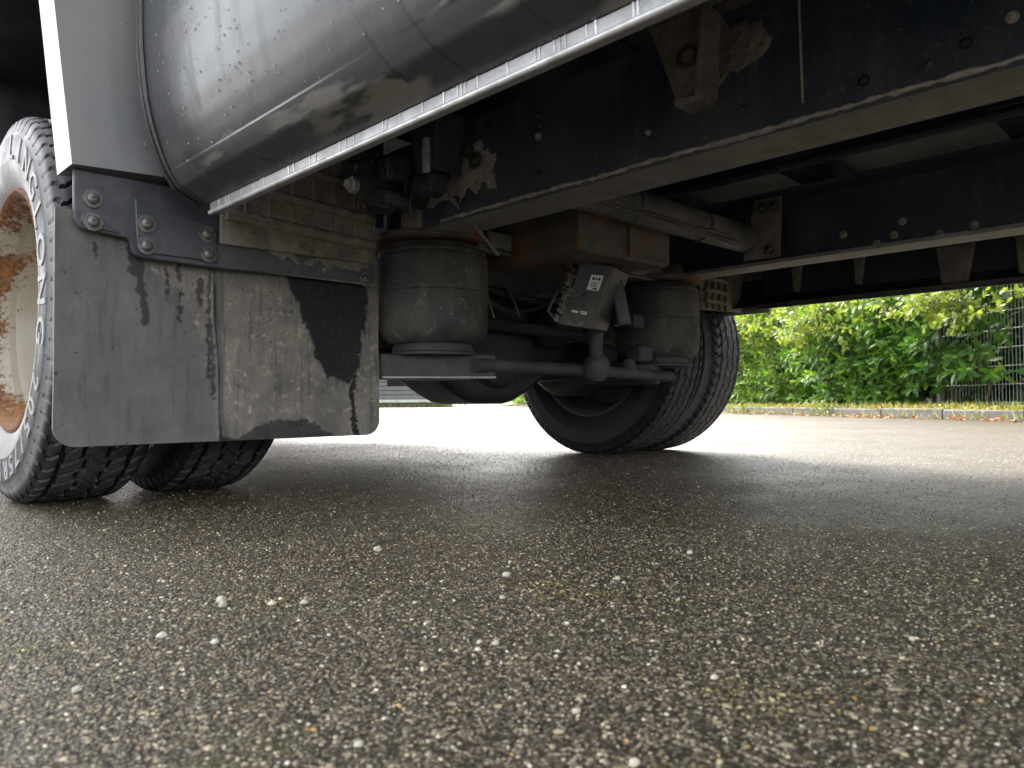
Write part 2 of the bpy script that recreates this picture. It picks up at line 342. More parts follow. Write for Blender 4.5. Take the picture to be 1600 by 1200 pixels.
m = MB(); m.add([K(-9, .125, .085), K(70, .125, .085), K(70, 40, .16), K(-9, 40, .16)], [(0, 1, 2, 3)])
tag(obj('verge', m, m_verge), 'strip of grassy soil behind the kerb', kind='structure')
kerb = tag(empty('kerb', K(0, 0)), 'low grey concrete kerb along the lot edge', kind='structure')
ks = None
for i in range(44):
    s = -7 + i * 1.0
    if ks is None:
        b = MB(); b.obox(K(s + .5, .06, .02), KU * .494, KN * .06, Vector((0, 0, .085))); ks = obj('kerb_stone', b, m_kerb, kerb, bevel=.012, origin=K(s + .5, .06))
    else: copy_at(ks, K(s + .5, .06 + random.uniform(-.006, .006), random.uniform(-.008, .006)), kerb, rot=(0, random.uniform(-.006, .006), random.uniform(-.006, .006)))

# ------------------------------------------------------------------ leaf builders
def laurel_leaf(L=1.0, W=.34, fold=.1, curl=-.16, st=4):
    vs, fs = [], []
    prof = [0.12, .8, 1.0, .72, .02] if st == 4 else [.1, 1.0, .02]
    for i in range(st + 1):
        t = i / st; z = curl * t * t; ww = W * .5 * prof[i]
        vs += [(L * t, -ww, z + fold * ww * 2), (L * t, 0, z), (L * t, ww, z + fold * ww * 2)]
    for i in range(st):
        a0 = i * 3; fs += [(a0, a0 + 3, a0 + 4, a0 + 1), (a0 + 1, a0 + 4, a0 + 5, a0 + 2)]
    return np.array(vs), fs
def oak_leaf():
    out = [(0, .02), (.18, .08), (.24, .2), (.36, .12), (.46, .3), (.58, .16), (.7, .32), (.8, .16), (.93, .2), (1.0, 0)]
    vs = []; fs = []
    for x, y in out: vs += [(x, -y, .12 * y - .18 * x * x), (x, 0, -.18 * x * x), (x, y, .12 * y - .18 * x * x)]
    for i in range(len(out) - 1):
        a0 = i * 3; fs += [(a0, a0 + 3, a0 + 4, a0 + 1), (a0 + 1, a0 + 4, a0 + 5, a0 + 2)]
    return np.array(vs), fs
def leaf_frames(shoots, per, size, spread):
    """leaf transforms along shoots: list of (position, x axis, z axis, scale)"""
    out = []
    for base, d, ln in shoots:
        d = d.normalized(); o1 = d.orthogonal().normalized(); ph = random.uniform(0, 6.28)
        for j in range(per):
            t = (j + .5) / per; ang = ph + j * 2.4
            side = (o1 * math.cos(ang) + d.cross(o1) * math.sin(ang))
            ax = (side * spread * (1.15 - .6 * t) + d * (.35 + .75 * t) + Vector((0, 0, -.12))).normalized()
            zz = (d - ax * d.dot(ax) + Vector((0, 0, .35))).normalized()
            zz = (zz - ax * zz.dot(ax)).normalized()
            out.append((base + d * ln * t, ax, zz, size * random.uniform(.7, 1.15) * (1.0 - .25 * t)))
    return out
def foliage_mesh(name, frames, leaf, mats, wts, parent, kind='stuff'):
    lv, lf = leaf; n = len(frames); nv = len(lv)
    X = np.array([f[1] for f in frames]); Z = np.array([f[2] for f in frames]); Y = np.cross(Z, X); P = np.array([f[0] for f in frames]); sc = np.array([f[3] for f in frames])
    V = P[:, None, :] + sc[:, None, None] * (lv[None, :, 0, None] * X[:, None] + lv[None, :, 1, None] * Y[:, None] + lv[None, :, 2, None] * Z[:, None])
    c = V.reshape(-1, 3).mean(0); lfa = np.array(lf); F = (np.arange(n)[:, None, None] * nv + lfa[None]).reshape(-1, lfa.shape[1])
    me = bpy.data.meshes.new(name); me.vertices.add(n * nv); me.vertices.foreach_set('co', (V.reshape(-1, 3) - c).ravel())
    k_ = lfa.shape[1]; me.loops.add(F.size); me.loops.foreach_set('vertex_index', F.ravel().astype(np.int32)); me.polygons.add(len(F))
    me.polygons.foreach_set('loop_start', np.arange(0, F.size, k_, dtype=np.int32))
    for mt in mats: me.materials.append(mt)
    mi = np.repeat(RNG.choice(len(mats), n, p=wts), len(lf)); me.polygons.foreach_set('material_index', mi.astype(np.int32))
    me.polygons.foreach_set('use_smooth', [True] * len(F)); me.update(calc_edges=True); me.validate()
    o = bpy.data.objects.new(name, me); COL.objects.link(o); c = Vector(c.tolist()); WPOS[o.name] = c; o.location = c
    if parent is not None: o.parent = parent; o.location = c - WPOS[parent.name]
    o['kind'] = kind; return o
def leaf_parts(name, frames, leaf, mats, wts, parent):
    protos = []
    for mt in mats:
        me = bpy.data.meshes.new(name); me.from_pydata(leaf[0].tolist(), [], leaf[1]); me.materials.append(mt)
        me.polygons.foreach_set('use_smooth', [True] * len(me.polygons)); protos.append(me)
    pick = RNG.choice(len(mats), len(frames), p=wts); po = WPOS[parent.name]
    for (p, ax, zz, s), j in zip(frames, pick):
        o = bpy.data.objects.new(name, protos[j]); COL.objects.link(o); o.parent = parent
        y = zz.cross(ax); M_ = Matrix(((ax.x, y.x, zz.x), (ax.y, y.y, zz.y), (ax.z, y.z, zz.z))).to_4x4()
        o.matrix_local = Matrix.Translation(p - po) @ M_ @ Matrix.Scale(s, 4)
def shrub(name, label, s0, s1, n0, nd, z0, z1, dens, size, mats, wts, seed, per=8, cat='shrub', parts=300, dd=.36):
    random.seed(seed); root = tag(empty(name, K((s0 + s1) / 2, n0 + nd, .1)), label, cat, 'laurel shrubs in the hedge')
    sc, zc = (s0 + s1) / 2, (z0 + z1) / 2; hs, hz = (s1 - s0) / 2, (z1 - z0) / 2; shoots = []
    for _ in range(int(dens * (s1 - s0) * (z1 - z0))):
        us, uz = random.uniform(-1, 1), random.uniform(-1, 1)
        bulge = max(0.0, 1 - abs(us) ** 3.2 * .75) * max(0.0, 1 - max(0, -uz) ** 3 * .6 - max(0, uz) ** 6 * .3)
        lump = .12 * math.sin(us * 5 + seed) * math.sin(uz * 4 + seed * 2)
        dpt = random.random() ** 1.6
        n_ = n0 + nd * (1 - bulge) * .8 + lump * nd + dpt * nd * .7
        base = K(sc + us * hs, n_, zc + uz * hz)
        d = -KN * random.uniform(.4, 1.0) + KU * (us * .5 + random.uniform(-.6, .6)) + Vector((0, 0, random.uniform(-.25, .9)))
        shoots.append((base, d, random.uniform(.7, 1.2) * size * 1.7))
    fr = leaf_frames(shoots, per, size, .95)
    fr.sort(key=lambda f: (Vector(f[0]) - P0).dot(KN) + random.uniform(0, .05) + (0 if f[0].z > .2 else .1))
    leaf = laurel_leaf(W=dd)
    leaf_parts('leaf', fr[:parts], leaf, mats, wts, root)
    foliage_mesh('foliage', fr[parts:], leaf, mats, wts, root)
    for i in range(4):
        b = MB(); p = K(sc + random.uniform(-.6, .6) * hs, n0 + nd * 1.1, .08); pts = [p]
        for j in range(4): p = p + Vector((0, 0, hz * .42)) + KU * random.uniform(-.1, .1) + KN * random.uniform(-.08, .05); pts.append(p)
        b.tube(pts, [.018, .016, .013, .01, .006], 6); obj('stem', b, m_bark, root)
    return root
shrub('laurel_shrub', 'dark green glossy laurel shrub at the right end of the hedge, beside the wire fence', 1.42, 3.3, .62, .5, .34, 1.75, 105, .165, L_dark, (.4, .42, .18), 3)
shrub('laurel_shrub', 'bright mid-green laurel shrub with large leaves, second from the wire fence', 2.9, 5.3, .5, .6, .14, 1.8, 105, .155, L_dark, (.2, .46, .34), 5)
shrub('laurel_shrub', 'yellow-green mixed shrub in the middle of the hedge, under the oak branch', 5.0, 7.6, .5, .6, .16, 1.9, 105, .14, L_light, (.36, .4, .24), 8)
shrub('laurel_shrub', 'lime green laurel shrub next to the far tyre of the truck', 7.3, 10.6, .5, .6, .16, 2.0, 85, .15, L_light, (.34, .46, .2), 13)
random.seed(21)
fr = leaf_frames([(K(random.uniform(10.4, 46), random.uniform(.55, 1.3), random.uniform(.15, 2.3)), -KN * random.uniform(.3, 1) + KU * random.uniform(-.5, .5) + Vector((0, 0, random.uniform(-.2, .8))), .25) for _ in range(2300)], 6, .2, .95)
tag(foliage_mesh('hedge', fr, laurel_leaf(st=2, W=.4), L_light, (.4, .4, .2), None), 'far run of yellow-green hedge seen under the truck axle', kind='stuff')
random.seed(22)
fr = leaf_frames([(K(random.uniform(-7, 46), random.uniform(1.4, 2.9), random.uniform(.1, 2.5) if random.random() < .9 else random.uniform(2, 3)), Vector((random.uniform(-1, 1), random.uniform(-1, 1), random.uniform(-.5, 1))), .35) for _ in range(7500)], 6, .34, 1.0)
fr += leaf_frames([(K(random.uniform(-5, 6), random.uniform(2.2, 3.4), random.uniform(.1, 2.6)), Vector((random.uniform(-1, 1), random.uniform(-1, 1), random.uniform(-.5, 1))), .35) for _ in range(1800)], 6, .38, 1.0)
tag(foliage_mesh('background_foliage', fr, laurel_leaf(st=2, W=.5), L_back + [L_dark[0]], (.6, .4), None), 'dark foliage mass behind the hedge and the wire fence', kind='stuff')

# oak: trunk behind the fence, branches hanging over the hedge
random.seed(31)
oak = tag(empty('oak_tree', K(2.2, 2.9, .12)), 'oak tree with yellow-green lobed leaves on a branch hanging over the hedge', 'tree')
b = MB(); b.tube([K(2.2, 2.9, .05), K(2.25, 2.9, 1.2), K(2.2, 2.85, 2.6), K(2.3, 2.8, 4.2), K(2.3, 2.8, 6.0)], [.2, .17, .15, .11, .04], 12); obj('trunk', b, m_bark, oak)
shoots = []
limbs = [[K(2.2, 2.8, 2.2), K(2.0, 1.6, 2.1), K(1.9, .8, 1.6), K(1.6, .35, 1.3), K(1.3, .15, 1.12)], [K(2.25, 2.8, 2.4), K(3.2, 1.6, 2.2), K(3.6, .8, 1.6), K(3.9, .35, 1.3), K(4.2, .15, 1.1)],
         [K(2.25, 2.8, 2.6), K(4.2, 1.6, 2.4), K(5.4, .9, 1.8), K(6.3, .45, 1.5), K(7.2, .2, 1.25)], [K(2.2, 2.8, 2.3), K(1.2, 1.5, 2.2), K(.6, .8, 1.7), K(.3, .45, 1.42), K(-.2, .2, 1.3)]]
for L_ in limbs:
    b = MB(); b.tube(L_, [.06, .045, .03, .018, .008], 8); obj('branch', b, m_bark, oak)
    for i in range(170):
        t = random.uniform(1.2, 3.98); j = int(t); p = L_[j].lerp(L_[j + 1], t - j)
        d = Vector((random.uniform(-1, 1), random.uniform(-1, 1), random.uniform(-.55, .35)))
        shoots.append((p + d * random.uniform(.02, .3) + Vector((0, 0, random.uniform(-.08, .14))), d, .16))
for _ in range(420):
    s_ = random.uniform(-.3, 9); shoots.append((K(s_, random.uniform(.1, .6), random.uniform(1.02 + .05 * max(0, s_ - 4), 1.75) - .12 * math.sin(s_ * 2.1)), Vector((random.uniform(-1, 1), random.uniform(-1, 1), random.uniform(-.6, .4))), .17))
fr = leaf_frames(shoots, 6, .088, 1.0); fr.sort(key=lambda f: f[0].z)
leaf_parts('leaf', fr[:300], oak_leaf(), L_oak, (.45, .35, .2), oak); foliage_mesh('crown', fr[300:], oak_leaf(), L_oak, (.45, .35, .2), oak)

# welded wire fence, its panels between posts
fence = tag(empty('wire_fence', K(0, 1.2, .12)), 'grey-green welded wire mesh fence at the right end of the hedge', 'fence')
b = MB(); b.tube([K(-.2, 1.2, .1), K(-.2, 1.2, 1.95)], .0032, 5, caps=False); vw = obj('vertical_wire', b, m_wire, fence, origin=K(-.2, 1.2, 1.0))
for i in range(1, 96): copy_at(vw, K(-.2 - 2.0 + i * .05, 1.2, 1.0), fence)
for i in range(10):
    b = MB(); b.tube([K(-2.3, 1.194, .16 + i * .2), K(2.7, 1.194, .16 + i * .2)], .0045, 5); obj('horizontal_wire', b, m_wire, fence)
for s in (-2.3, .35 - .2 + 2.55):
    b = MB(); b.obox(K(s, 1.24, 1.02), KU * .03, KN * .02, Vector((0, 0, .98))); obj('post', b, m_wire, fence, bevel=.004)

# grass and dead leaves on the verge and in the gutter
random.seed(41); fr = []
for _ in range(9000):
    s = random.uniform(-3, 12) if random.random() < .75 else random.uniform(12, 48); n_ = random.uniform(.1, 1.3) ** 1.3
    fr.append((K(s, n_, .075 + n_ * .01), Vector((random.uniform(-.7, .7), random.uniform(-.7, .7), 1)).normalized(), Vector((random.uniform(-1, 1), random.uniform(-1, 1), .2)).normalized(), random.uniform(.04, .13)))
for _ in range(5200):
    s = random.uniform(3.0, 14) if random.random() < .8 else random.uniform(-1, 3); n_ = random.gauss(.06, .06); fr.append((K(s, n_, .06 if n_ > 0 else .005), Vector((random.uniform(-.9, .9), random.uniform(-.9, .9), .9)).normalized(), Vector((random.uniform(-1, 1), random.uniform(-1, 1), .2)).normalized(), random.uniform(.04, .12)))
fr = [(p, ax, (zz - ax * zz.dot(ax)).normalized(), s) for p, ax, zz, s in fr]
tag(foliage_mesh('grass', fr, laurel_leaf(st=2, W=.07), L_grass, (.6, .4), None), 'short yellow-green and dry grass growing on the verge', kind='stuff')
fr = []
for _ in range(2600):
    s = random.uniform(-3, 11) if random.random() < .7 else random.uniform(11, 48)
    n_ = random.gauss(-.04, .12) if random.random() < .55 else random.uniform(.1, .9)
    z = .006 if n_ < -.01 else .112
    ax = Vector((random.uniform(-1, 1), random.uniform(-1, 1), random.uniform(-.2, .35))).normalized(); zz = Vector((random.uniform(-.4, .4), random.uniform(-.4, .4), 1)); zz = (zz - ax * zz.dot(ax)).normalized()
    fr.append((K(s, n_, z + random.uniform(0, .012)), ax, zz, random.uniform(.03, .075)))
tag(foliage_mesh('fallen_leaves', fr, laurel_leaf(st=2, W=.55, fold=.25), L_fall, (.35, .35, .12, .18), None), 'orange and brown fallen leaves lying along the kerb', kind='stuff')

def weed(label, s, n, count, h, mats, wts, seed, dry=False):
    random.seed(seed); root = tag(empty('weed_plant', K(s, n, .05)), label, 'plant'); sh = []
    for i in range(count):
        b0 = K(s + random.gauss(0, .16), n + random.gauss(0, .07), .03); d = Vector((random.uniform(-.7, .7), random.uniform(-.7, .7), 1)); sh.append((b0, d, h * random.uniform(.5, 1)))
        if i < 6:
            b = MB(); b.tube([b0, b0 + d.normalized() * h * .6, b0 + d.normalized() * h + Vector((d.x, d.y, -.3)) * h * .3], [.004, .003, .0015], 5); obj('stalk', b, m_bark if not dry else m_plinth, root)
    fr = leaf_frames(sh, 6 if not dry else 3, .05 if not dry else .035, 1.0)
    leaf_parts('leaf', fr[:120], laurel_leaf(st=2, W=.42), mats, wts, root)
    if len(fr) > 120: foliage_mesh('foliage', fr[120:], laurel_leaf(st=2, W=.42), mats, wts, root)
weed('pale bushy weed sprawling over the kerb below the hedge', 3.2, .02, 42, .2, L_oak, (.5, .2, .3), 51)
weed('low yellow-green weeds covering the kerb stones left of the bushy weed', 5.4, .06, 46, .14, L_oak, (.4, .4, .2), 52)
weed('dry straw-coloured weed stalks in front of the wire fence', .55, .8, 12, .5, L_grass, (.3, .7), 53, True)

# clad building far off, seen between the mudflap and the axle
BC = FW0 * 46 + RT0 * -12; bd = tag(empty('clad_building', BC), 'grey building with horizontal cladding far behind the truck, above a pale plinth', 'building')
b = MB(); b.obox(BC + FW0 * 3 + Vector((0, 0, 3.2)), RT0 * 8.2, FW0 * 2.9, Vector((0, 0, 3.0))); obj('wall', b, m_clad, bd)
for i in range(22):
    b = MB(); b.obox(BC + FW0 * .06 + Vector((0, 0, .62 + i * .27)), RT0 * 8.2, FW0 * .05, Vector((0, 0, .118))); obj('cladding_board', b, m_clad, bd, bevel=.02)
b = MB(); b.obox(BC + FW0 * -.1 + Vector((0, 0, .38)), RT0 * 8.3, FW0 * .12, Vector((0, 0, .09))); obj('plinth', b, m_plinth, bd)
b = MB(); b.obox(BC + FW0 * .1 + Vector((0, 0, .14)), RT0 * 8.3, FW0 * .12, Vector((0, 0, .14))); obj('base_wall', b, m_kerb, bd)
random.seed(61)
fr = leaf_frames([(BC + RT0 * random.uniform(-8, 9.5) - FW0 * random.uniform(.3, 1.6) + Vector((0, 0, 0)), Vector((random.uniform(-.6, .6), random.uniform(-.6, .6), 1)), random.uniform(.1, .4)) for _ in range(420)], 5, .2, .9)
tag(foliage_mesh('weeds', fr, laurel_leaf(st=2, W=.3), L_oak, (.4, .4, .2), None), 'yellow weeds growing along the foot of the far clad building', kind='stuff')

# ================================================================== TRUCK
XC, YA, R0, X0 = 1.437, 1.7345, .377, .311
def mx(x): return 2 * XC - x
truck = tag(empty('truck', (XC, YA, 0)), 'dark grey truck on twin rear wheels, seen from below its rear overhang', 'truck')

# ---- tyres and rims
def tyre_mesh():
    NA, PITCH_N = 660, 66
    side = [(-.076, .2285), (-.083, .236), (-.092, .252), (-.0985, .272), (-.1018, .29), (-.1012, .2915), (-.1022, .31), (-.1012, .334), (-.1, .3375), (-.0985, .339), (-.097, .345), (-.0945, .349), (-.0942, .351), (-.092, .358)]
    cr = [(x, .3795 - .0035 * (x / .088) ** 2 - .0085 * max(0, (abs(x) - .07) / .018) ** 2) for x in np.linspace(-.0895, .0895, 54)]
    prof = side + cr + [(-x, rr) for x, rr in reversed(side)]
    th = np.arange(NA) / NA; V = np.zeros((len(prof), NA, 3))
    for i, (x, rr) in enumerate(prof):
        rad = np.full(NA, rr); ax = abs(x)
        ph = th * PITCH_N
        if i >= len(side) - 4 and i < len(prof) - len(side) + 4:
            if ax > .062:
                zz = (ph + .18 * math.sin(x * 190) + (0 if x > 0 else .5)) % 1.0
                dep = .0085 * min(1, (.1 - ax) / .012)
                rad = rad - np.where(zz < .2, dep, 0)
            for gx in (-.057, -.02, .02, .057):
                gxx = gx + .0028 * np.sign(np.sin(2 * PI * ph * .5 + gx * 300)) * (1 if abs(gx) < .04 else .4)
                rad = np.where(np.abs(x - gxx) < .0042, rr - .0095, rad)
            if ax < .052:
                zz = (ph + x * 26 * (1 if abs(x) > .02 else -1)) % 1.0
                rad = rad - np.where(zz < .11, .0045, 0)
        V[i, :, 0] = x; V[i, :, 1] = rad * np.cos(2 * PI * th); V[i, :, 2] = rad * np.sin(2 * PI * th)
    low = V[:, :, 2] < -R0 + .002
    V[:, :, 2] = np.maximum(V[:, :, 2], -R0 + .0015)
    np_, nv = len(prof), NA
    F = [(i * nv + j, i * nv + (j + 1) % nv, (i + 1) * nv + (j + 1) % nv, (i + 1) * nv + j) for i in range(np_ - 1) for j in range(nv)]
    me = bpy.data.meshes.new('tyre'); me.from_pydata(V.reshape(-1, 3).tolist(), [], F)
    me.polygons.foreach_set('use_smooth', [True] * len(F)); me.set_sharp_from_angle(angle=R_(32)); me.update(); return me
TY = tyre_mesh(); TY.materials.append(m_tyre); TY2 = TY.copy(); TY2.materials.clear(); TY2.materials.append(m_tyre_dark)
RIM = [(-.083, .2415), (-.0875, .2395), (-.0885, .234), (-.084, .2285), (-.074, .2225), (-.05, .216), (-.046, .2135), (-.02, .206), (.03, .196), (.047, .186), (.055, .165), (.056, .14), (.05, .128), (.05, .07), (.046, .068), (.0, .066), (-.004, .055), (-.006, .0)]
def wheel(xc, flip, tyre, rim_m):
    root = empty('wheel', (xc, YA, R0), truck)
    t = bpy.data.objects.new('tyre', tyre); COL.objects.link(t); t.parent = root
    b = MB(); sg = -1 if flip else 1
    b.lathe([(sg * x, rr) for x, rr in RIM], (xc, YA, R0), 'X', 96); b.lathe([(sg * x, rr) for x, rr in [(-.05, .213), (.0, .205), (.06, .215), (.083, .2415), (.0885, .236), (.084, .2285)]], (xc, YA, R0), 'X', 96)
    obj('rim', b, rim_m, root, origin=(xc, YA, R0))
    return root
w1 = X0 + .1025
wn = wheel(w1, False, TY, m_rim)
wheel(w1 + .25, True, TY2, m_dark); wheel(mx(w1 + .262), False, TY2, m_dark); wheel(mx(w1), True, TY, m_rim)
for i in range(6):
    b = MB(); t = i * PI / 3 + .3; b.tube([(w1 + .052, YA + .095 * math.cos(t), R0 + .095 * math.sin(t)), (w1 + .02, YA + .095 * math.cos(t), R0 + .095 * math.sin(t))], .014, 6); obj('wheel_nut', b, m_bolt, wn, bevel=.002)
# raised sidewall lettering: flat glyph outlines bent round the wheel
def sidewall_text(txt, th0, step, r_mid, size, wide=1.0):
    for i, ch in enumerate(txt):
        mb = MB()
        cu = bpy.data.curves.new('glyph', 'FONT'); cu.body = ch; cu.size = size; cu.extrude = .0012; cu.resolution_u = 3; cu.align_x = 'CENTER'; cu.offset = size * .012
        o = bpy.data.objects.new('glyph', cu); COL.objects.link(o)
        me = o.evaluated_get(bpy.context.evaluated_depsgraph_get()).to_mesh()
        th = R_(th0 + step * i); vs = []
        for v in me.vertices:
            rr = r_mid + v.co.y - size * .35; an = th + v.co.x * wide / r_mid
            f = max(0.0, min(1.0, (rr - .255) / (.345 - .255))); bulge = -.1012 - .0012 * math.sin(PI * f)
            vs.append((w1 + bulge - .0004 - v.co.z, YA - rr * math.sin(an), R0 + rr * math.cos(an)))
        mb.add(vs, [tuple(p.vertices) for p in me.polygons])
        o.to_mesh_clear(); bpy.data.objects.remove(o); bpy.data.curves.remove(cu)
        obj('raised_letter', mb, m_letter, wn, flat=True)
sidewall_text('LINGLONG', 14, 12.5, .3145, .062, 1.2)
sidewall_text('205/75R17.5', 118, 8.6, .3145, .052, 1.2)

def crust(name, poly, x, thick, mat, parent, seed, cells=70, plane='X'):
    P_ = np.array(poly); u = np.linspace(P_[:, 0].min() - .02, P_[:, 0].max() + .02, cells); v = np.linspace(P_[:, 1].min() - .02, P_[:, 1].max() + .02, cells); U, W_ = np.meshgrid(u, v)
    sdv = poly_sd(U + .012 * fbm(U * 45, W_ * 45, seed), W_ + .012 * fbm(U * 45, W_ * 45, seed + 5), poly)
    h = np.where(sdv > 0, np.clip(sdv / .012, 0, 1) * thick * (.6 + .5 * fbm(U * 90, W_ * 90, seed + 9)), -.002)
    b = MB(); b.v = (np.stack([x - h, U, W_], -1) if plane == 'X' else np.stack([U, x - h, W_], -1)).reshape(-1, 3).tolist(); b.f = [(j * cells + i, (j + 1) * cells + i, (j + 1) * cells + i + 1, j * cells + i + 1) for j in range(cells - 1) for i in range(cells - 1)]; b.f = b.f if plane == 'X' else [tuple(reversed(f)) for f in b.f]; b.m = [0] * len(b.f)
    return obj(name, b, mat, parent, ang=80)

# ---- mudflap (dense sheet with masks for wet patches and drips)
FX0, FX1, FZ0, FZ1, FY = .305, .907, .124, .5, 1.317
nx, nz = 300, 190
gu, gv = np.meshgrid(np.linspace(0, 1, nx), np.linspace(0, 1, nz))
gx = FX0 + (FX1 - FX0) * gu; gz = FZ0 + (FZ1 - FZ0) * gv
rc = .032                                                       # rounded corners: pull the border in
for cx_, cz_, sx, sz in ((FX0 + rc, FZ0 + rc, -1, -1), (FX1 - rc, FZ0 + rc, 1, -1)):
    mk = ((gx - cx_) * sx > 0) & ((gz - cz_) * sz > 0); du, dv = (gx - cx_) / rc, (gz - cz_) / rc
    m_ = np.maximum(np.abs(du), np.abs(dv)) + 1e-9; l_ = np.hypot(du, dv) + 1e-9
    gx = np.where(mk, cx_ + du * m_ / l_ * rc, gx); gz = np.where(mk, cz_ + dv * m_ / l_ * rc, gz)
gz = gz + np.where(gv < .5, (gx - FX0) * .0, 0)
crack = line_d(gx, gz, [(.556, .44), (.559, .33), (.566, .25), (.567, .18), (.571, .12)])
gy = FY + .006 * np.sin((gx - FX0) * 5.5) + .004 * fbm(gx * 6, gz * 6, 3) * (1 - gv) - .0022 * np.exp(-(crack / .006) ** 2)
nA = nx * nz; th_ = .007
V = np.concatenate([np.stack([gx, gy, gz], -1).reshape(-1, 3), np.stack([gx, gy + th_, gz], -1).reshape(-1, 3)])
F = []
for j in range(nz - 1):
    for i in range(nx - 1):
        q0 = j * nx + i; F.append((q0, q0 + 1, q0 + nx + 1, q0 + nx))
bk = [(0, 0, nx - 1, nz - 1)]
c00, c10, c11, c01 = nA, nA + nx - 1, nA + nx * nz - 1, nA + nx * (nz - 1)
ring = [i for i in range(nx)] + [j * nx + nx - 1 for j in range(1, nz)] + [(nz - 1) * nx + i for i in range(nx - 2, -1, -1)] + [j * nx for j in range(nz - 2, 0, -1)]
F += [(ring[(i + 1) % len(ring)], ring[i], ring[i] + nA, ring[(i + 1) % len(ring)] + nA) for i in range(len(ring))]
F.append(tuple(reversed([x + nA for x in ring])))
b = MB(); b.v = V.tolist(); b.f = F; b.m = [0] * len(F)
flap = obj('mudflap', b, m_flap, truck, ang=50)
nzx, nzz = fbm(gx * 28, gz * 28, 5), fbm(gx * 30, gz * 30, 9)
px_, pz_ = gx + nzx * .006, gz + nzz * .006
fine = fbm(gx * 120, gz * 120, 15) * .0034 + fbm(gx * 260, gz * 260, 19) * .0016
wet = sstep(poly_sd(px_, pz_, [(.69, .45), (.702, .42), (.723, .378), (.74, .335), (.762, .28), (.791, .243), (.839, .233), (.854, .263), (.868, .337), (.877, .405), (.883, .45)]) + fine, -.003, .0042)
wet = np.maximum(wet, .8 * sstep(poly_sd(px_, pz_, [(.555, .10), (.572, .142), (.598, .131), (.632, .142), (.67, .158), (.724, .16), (.765, .151), (.797, .122), (.80, .10)]) + fine, -.001, .003))
wet = np.maximum(wet, sstep(.0052 + fine - line_d(px_, pz_, [(.846, .25), (.850, .19), (.852, .12)]), -.0008, .001))
for pts, wd in (([(.43, .45), (.436, .364), (.442, .332)], .006), ([(.473, .44), (.475, .368)], .0032), ([(.496, .44), (.498, .336)], .0032), ([(.532, .407), (.535, .366)], .0055), ([(.42, .45), (.424, .41)], .008), ([(.548, .44), (.552, .3), (.558, .2)], .003), ([(.545, .33), (.55, .24)], .004), ([(.36, .45), (.362, .425)], .002)):
    wet = np.maximum(wet, .75 * sstep(wd + fine - line_d(gx + nzx * .0025, gz, pts), -.001, .0014))
damp_and_dark = sstep(poly_sd(px_, pz_, [(.29, .1), (.29, .52), (.40, .52), (.425, .43), (.47, .40), (.515, .365), (.54, .30), (.556, .2), (.585, .15), (.6, .1)]) + fine * 2, -.002, .004)
damp_and_dark = np.maximum(damp_and_dark, .85 * sstep(.012 - np.abs(gx - .562 - nzx * .004) + np.where(gz < .3, .006, 0), -.002, .004))
damp_and_dark = np.maximum(damp_and_dark, .5 * sstep(fbm(gx * 9, gz * 5, 40), .35, .9)); damp_and_dark = np.maximum(damp_and_dark, sstep(gz, .41, .44) * .7)  # random blotches, then the flap made darker towards its top edge
fold = sstep(.0018 + .0008 * nzx - crack, -.0005, .0008) * sstep(.47 - gz, 0, .03)
set_attr(flap, 'wet', np.tile(wet.ravel(), 2)); set_attr(flap, 'damp_and_dark', np.tile(damp_and_dark.ravel(), 2)); set_attr(flap, 'fold', np.tile(fold.ravel(), 2))

# ---- bracket that carries the flap, its bolts, the waffle liner behind
b = MB(); b.prism([(.326, .562), (.327, .484), (.331, .474), (.339, .468), (.403, .4635), (.4095, .4585), (.411, .444), (.417, .436), (.43, .4335), (.548, .432), (.886, .4385), (.889, .56)], 'Y', 1.3015, 1.3095)
br = obj('flap_bracket', b, m_bracket, truck, bevel=.0025)
b = MB(); b.prism([(.415, .53), (.55, .505), (.555, .442), (.43, .442), (.42, .45), (.418, .47)], 'Y', 1.2975, 1.3015); obj('raised_panel', b, m_bracket, br, bevel=.004)
b = MB(); b.prism([(.335, .478), (.345, .4725), (.395, .468), (.36, .49), (.34, .494)], 'Y', 1.2985, 1.3015); obj('raised_lobe', b, m_bracket, br, bevel=.002)
bolt0 = None
def bolt_at(p, parent, rad=.0085, axis='Y', sgn=-1, name='bolt', mat=None):
    b = MB(); h = [(0, rad * 1.75), (sgn * .0025, rad * 1.75), (sgn * .0028, rad * 1.05), (sgn * .006, rad), (sgn * .0085, rad * .62), (sgn * .0085, rad * .3), (sgn * .006, rad * .26), (sgn * .006, 0)]
    b.lathe(h, p, axis, 18); return obj(name, b, mat or m_bolt, parent, ang=40)
for i, (x, z, yy) in enumerate(((.353, .518, 1.3012), (.353, .4805, 1.2982), (.433, .49, 1.2972), (.433, .4535, 1.2972), (.534, .488, 1.2972), (.536, .4535, 1.2972), (.862, .447, 1.3012))):
    if i in (0, 6): bolt_at((x, yy, z), br)
    elif i == 1: proto_b = bolt_at((x, yy, z), br)
    else: copy_at(proto_b, (x, yy - .004, z), br)

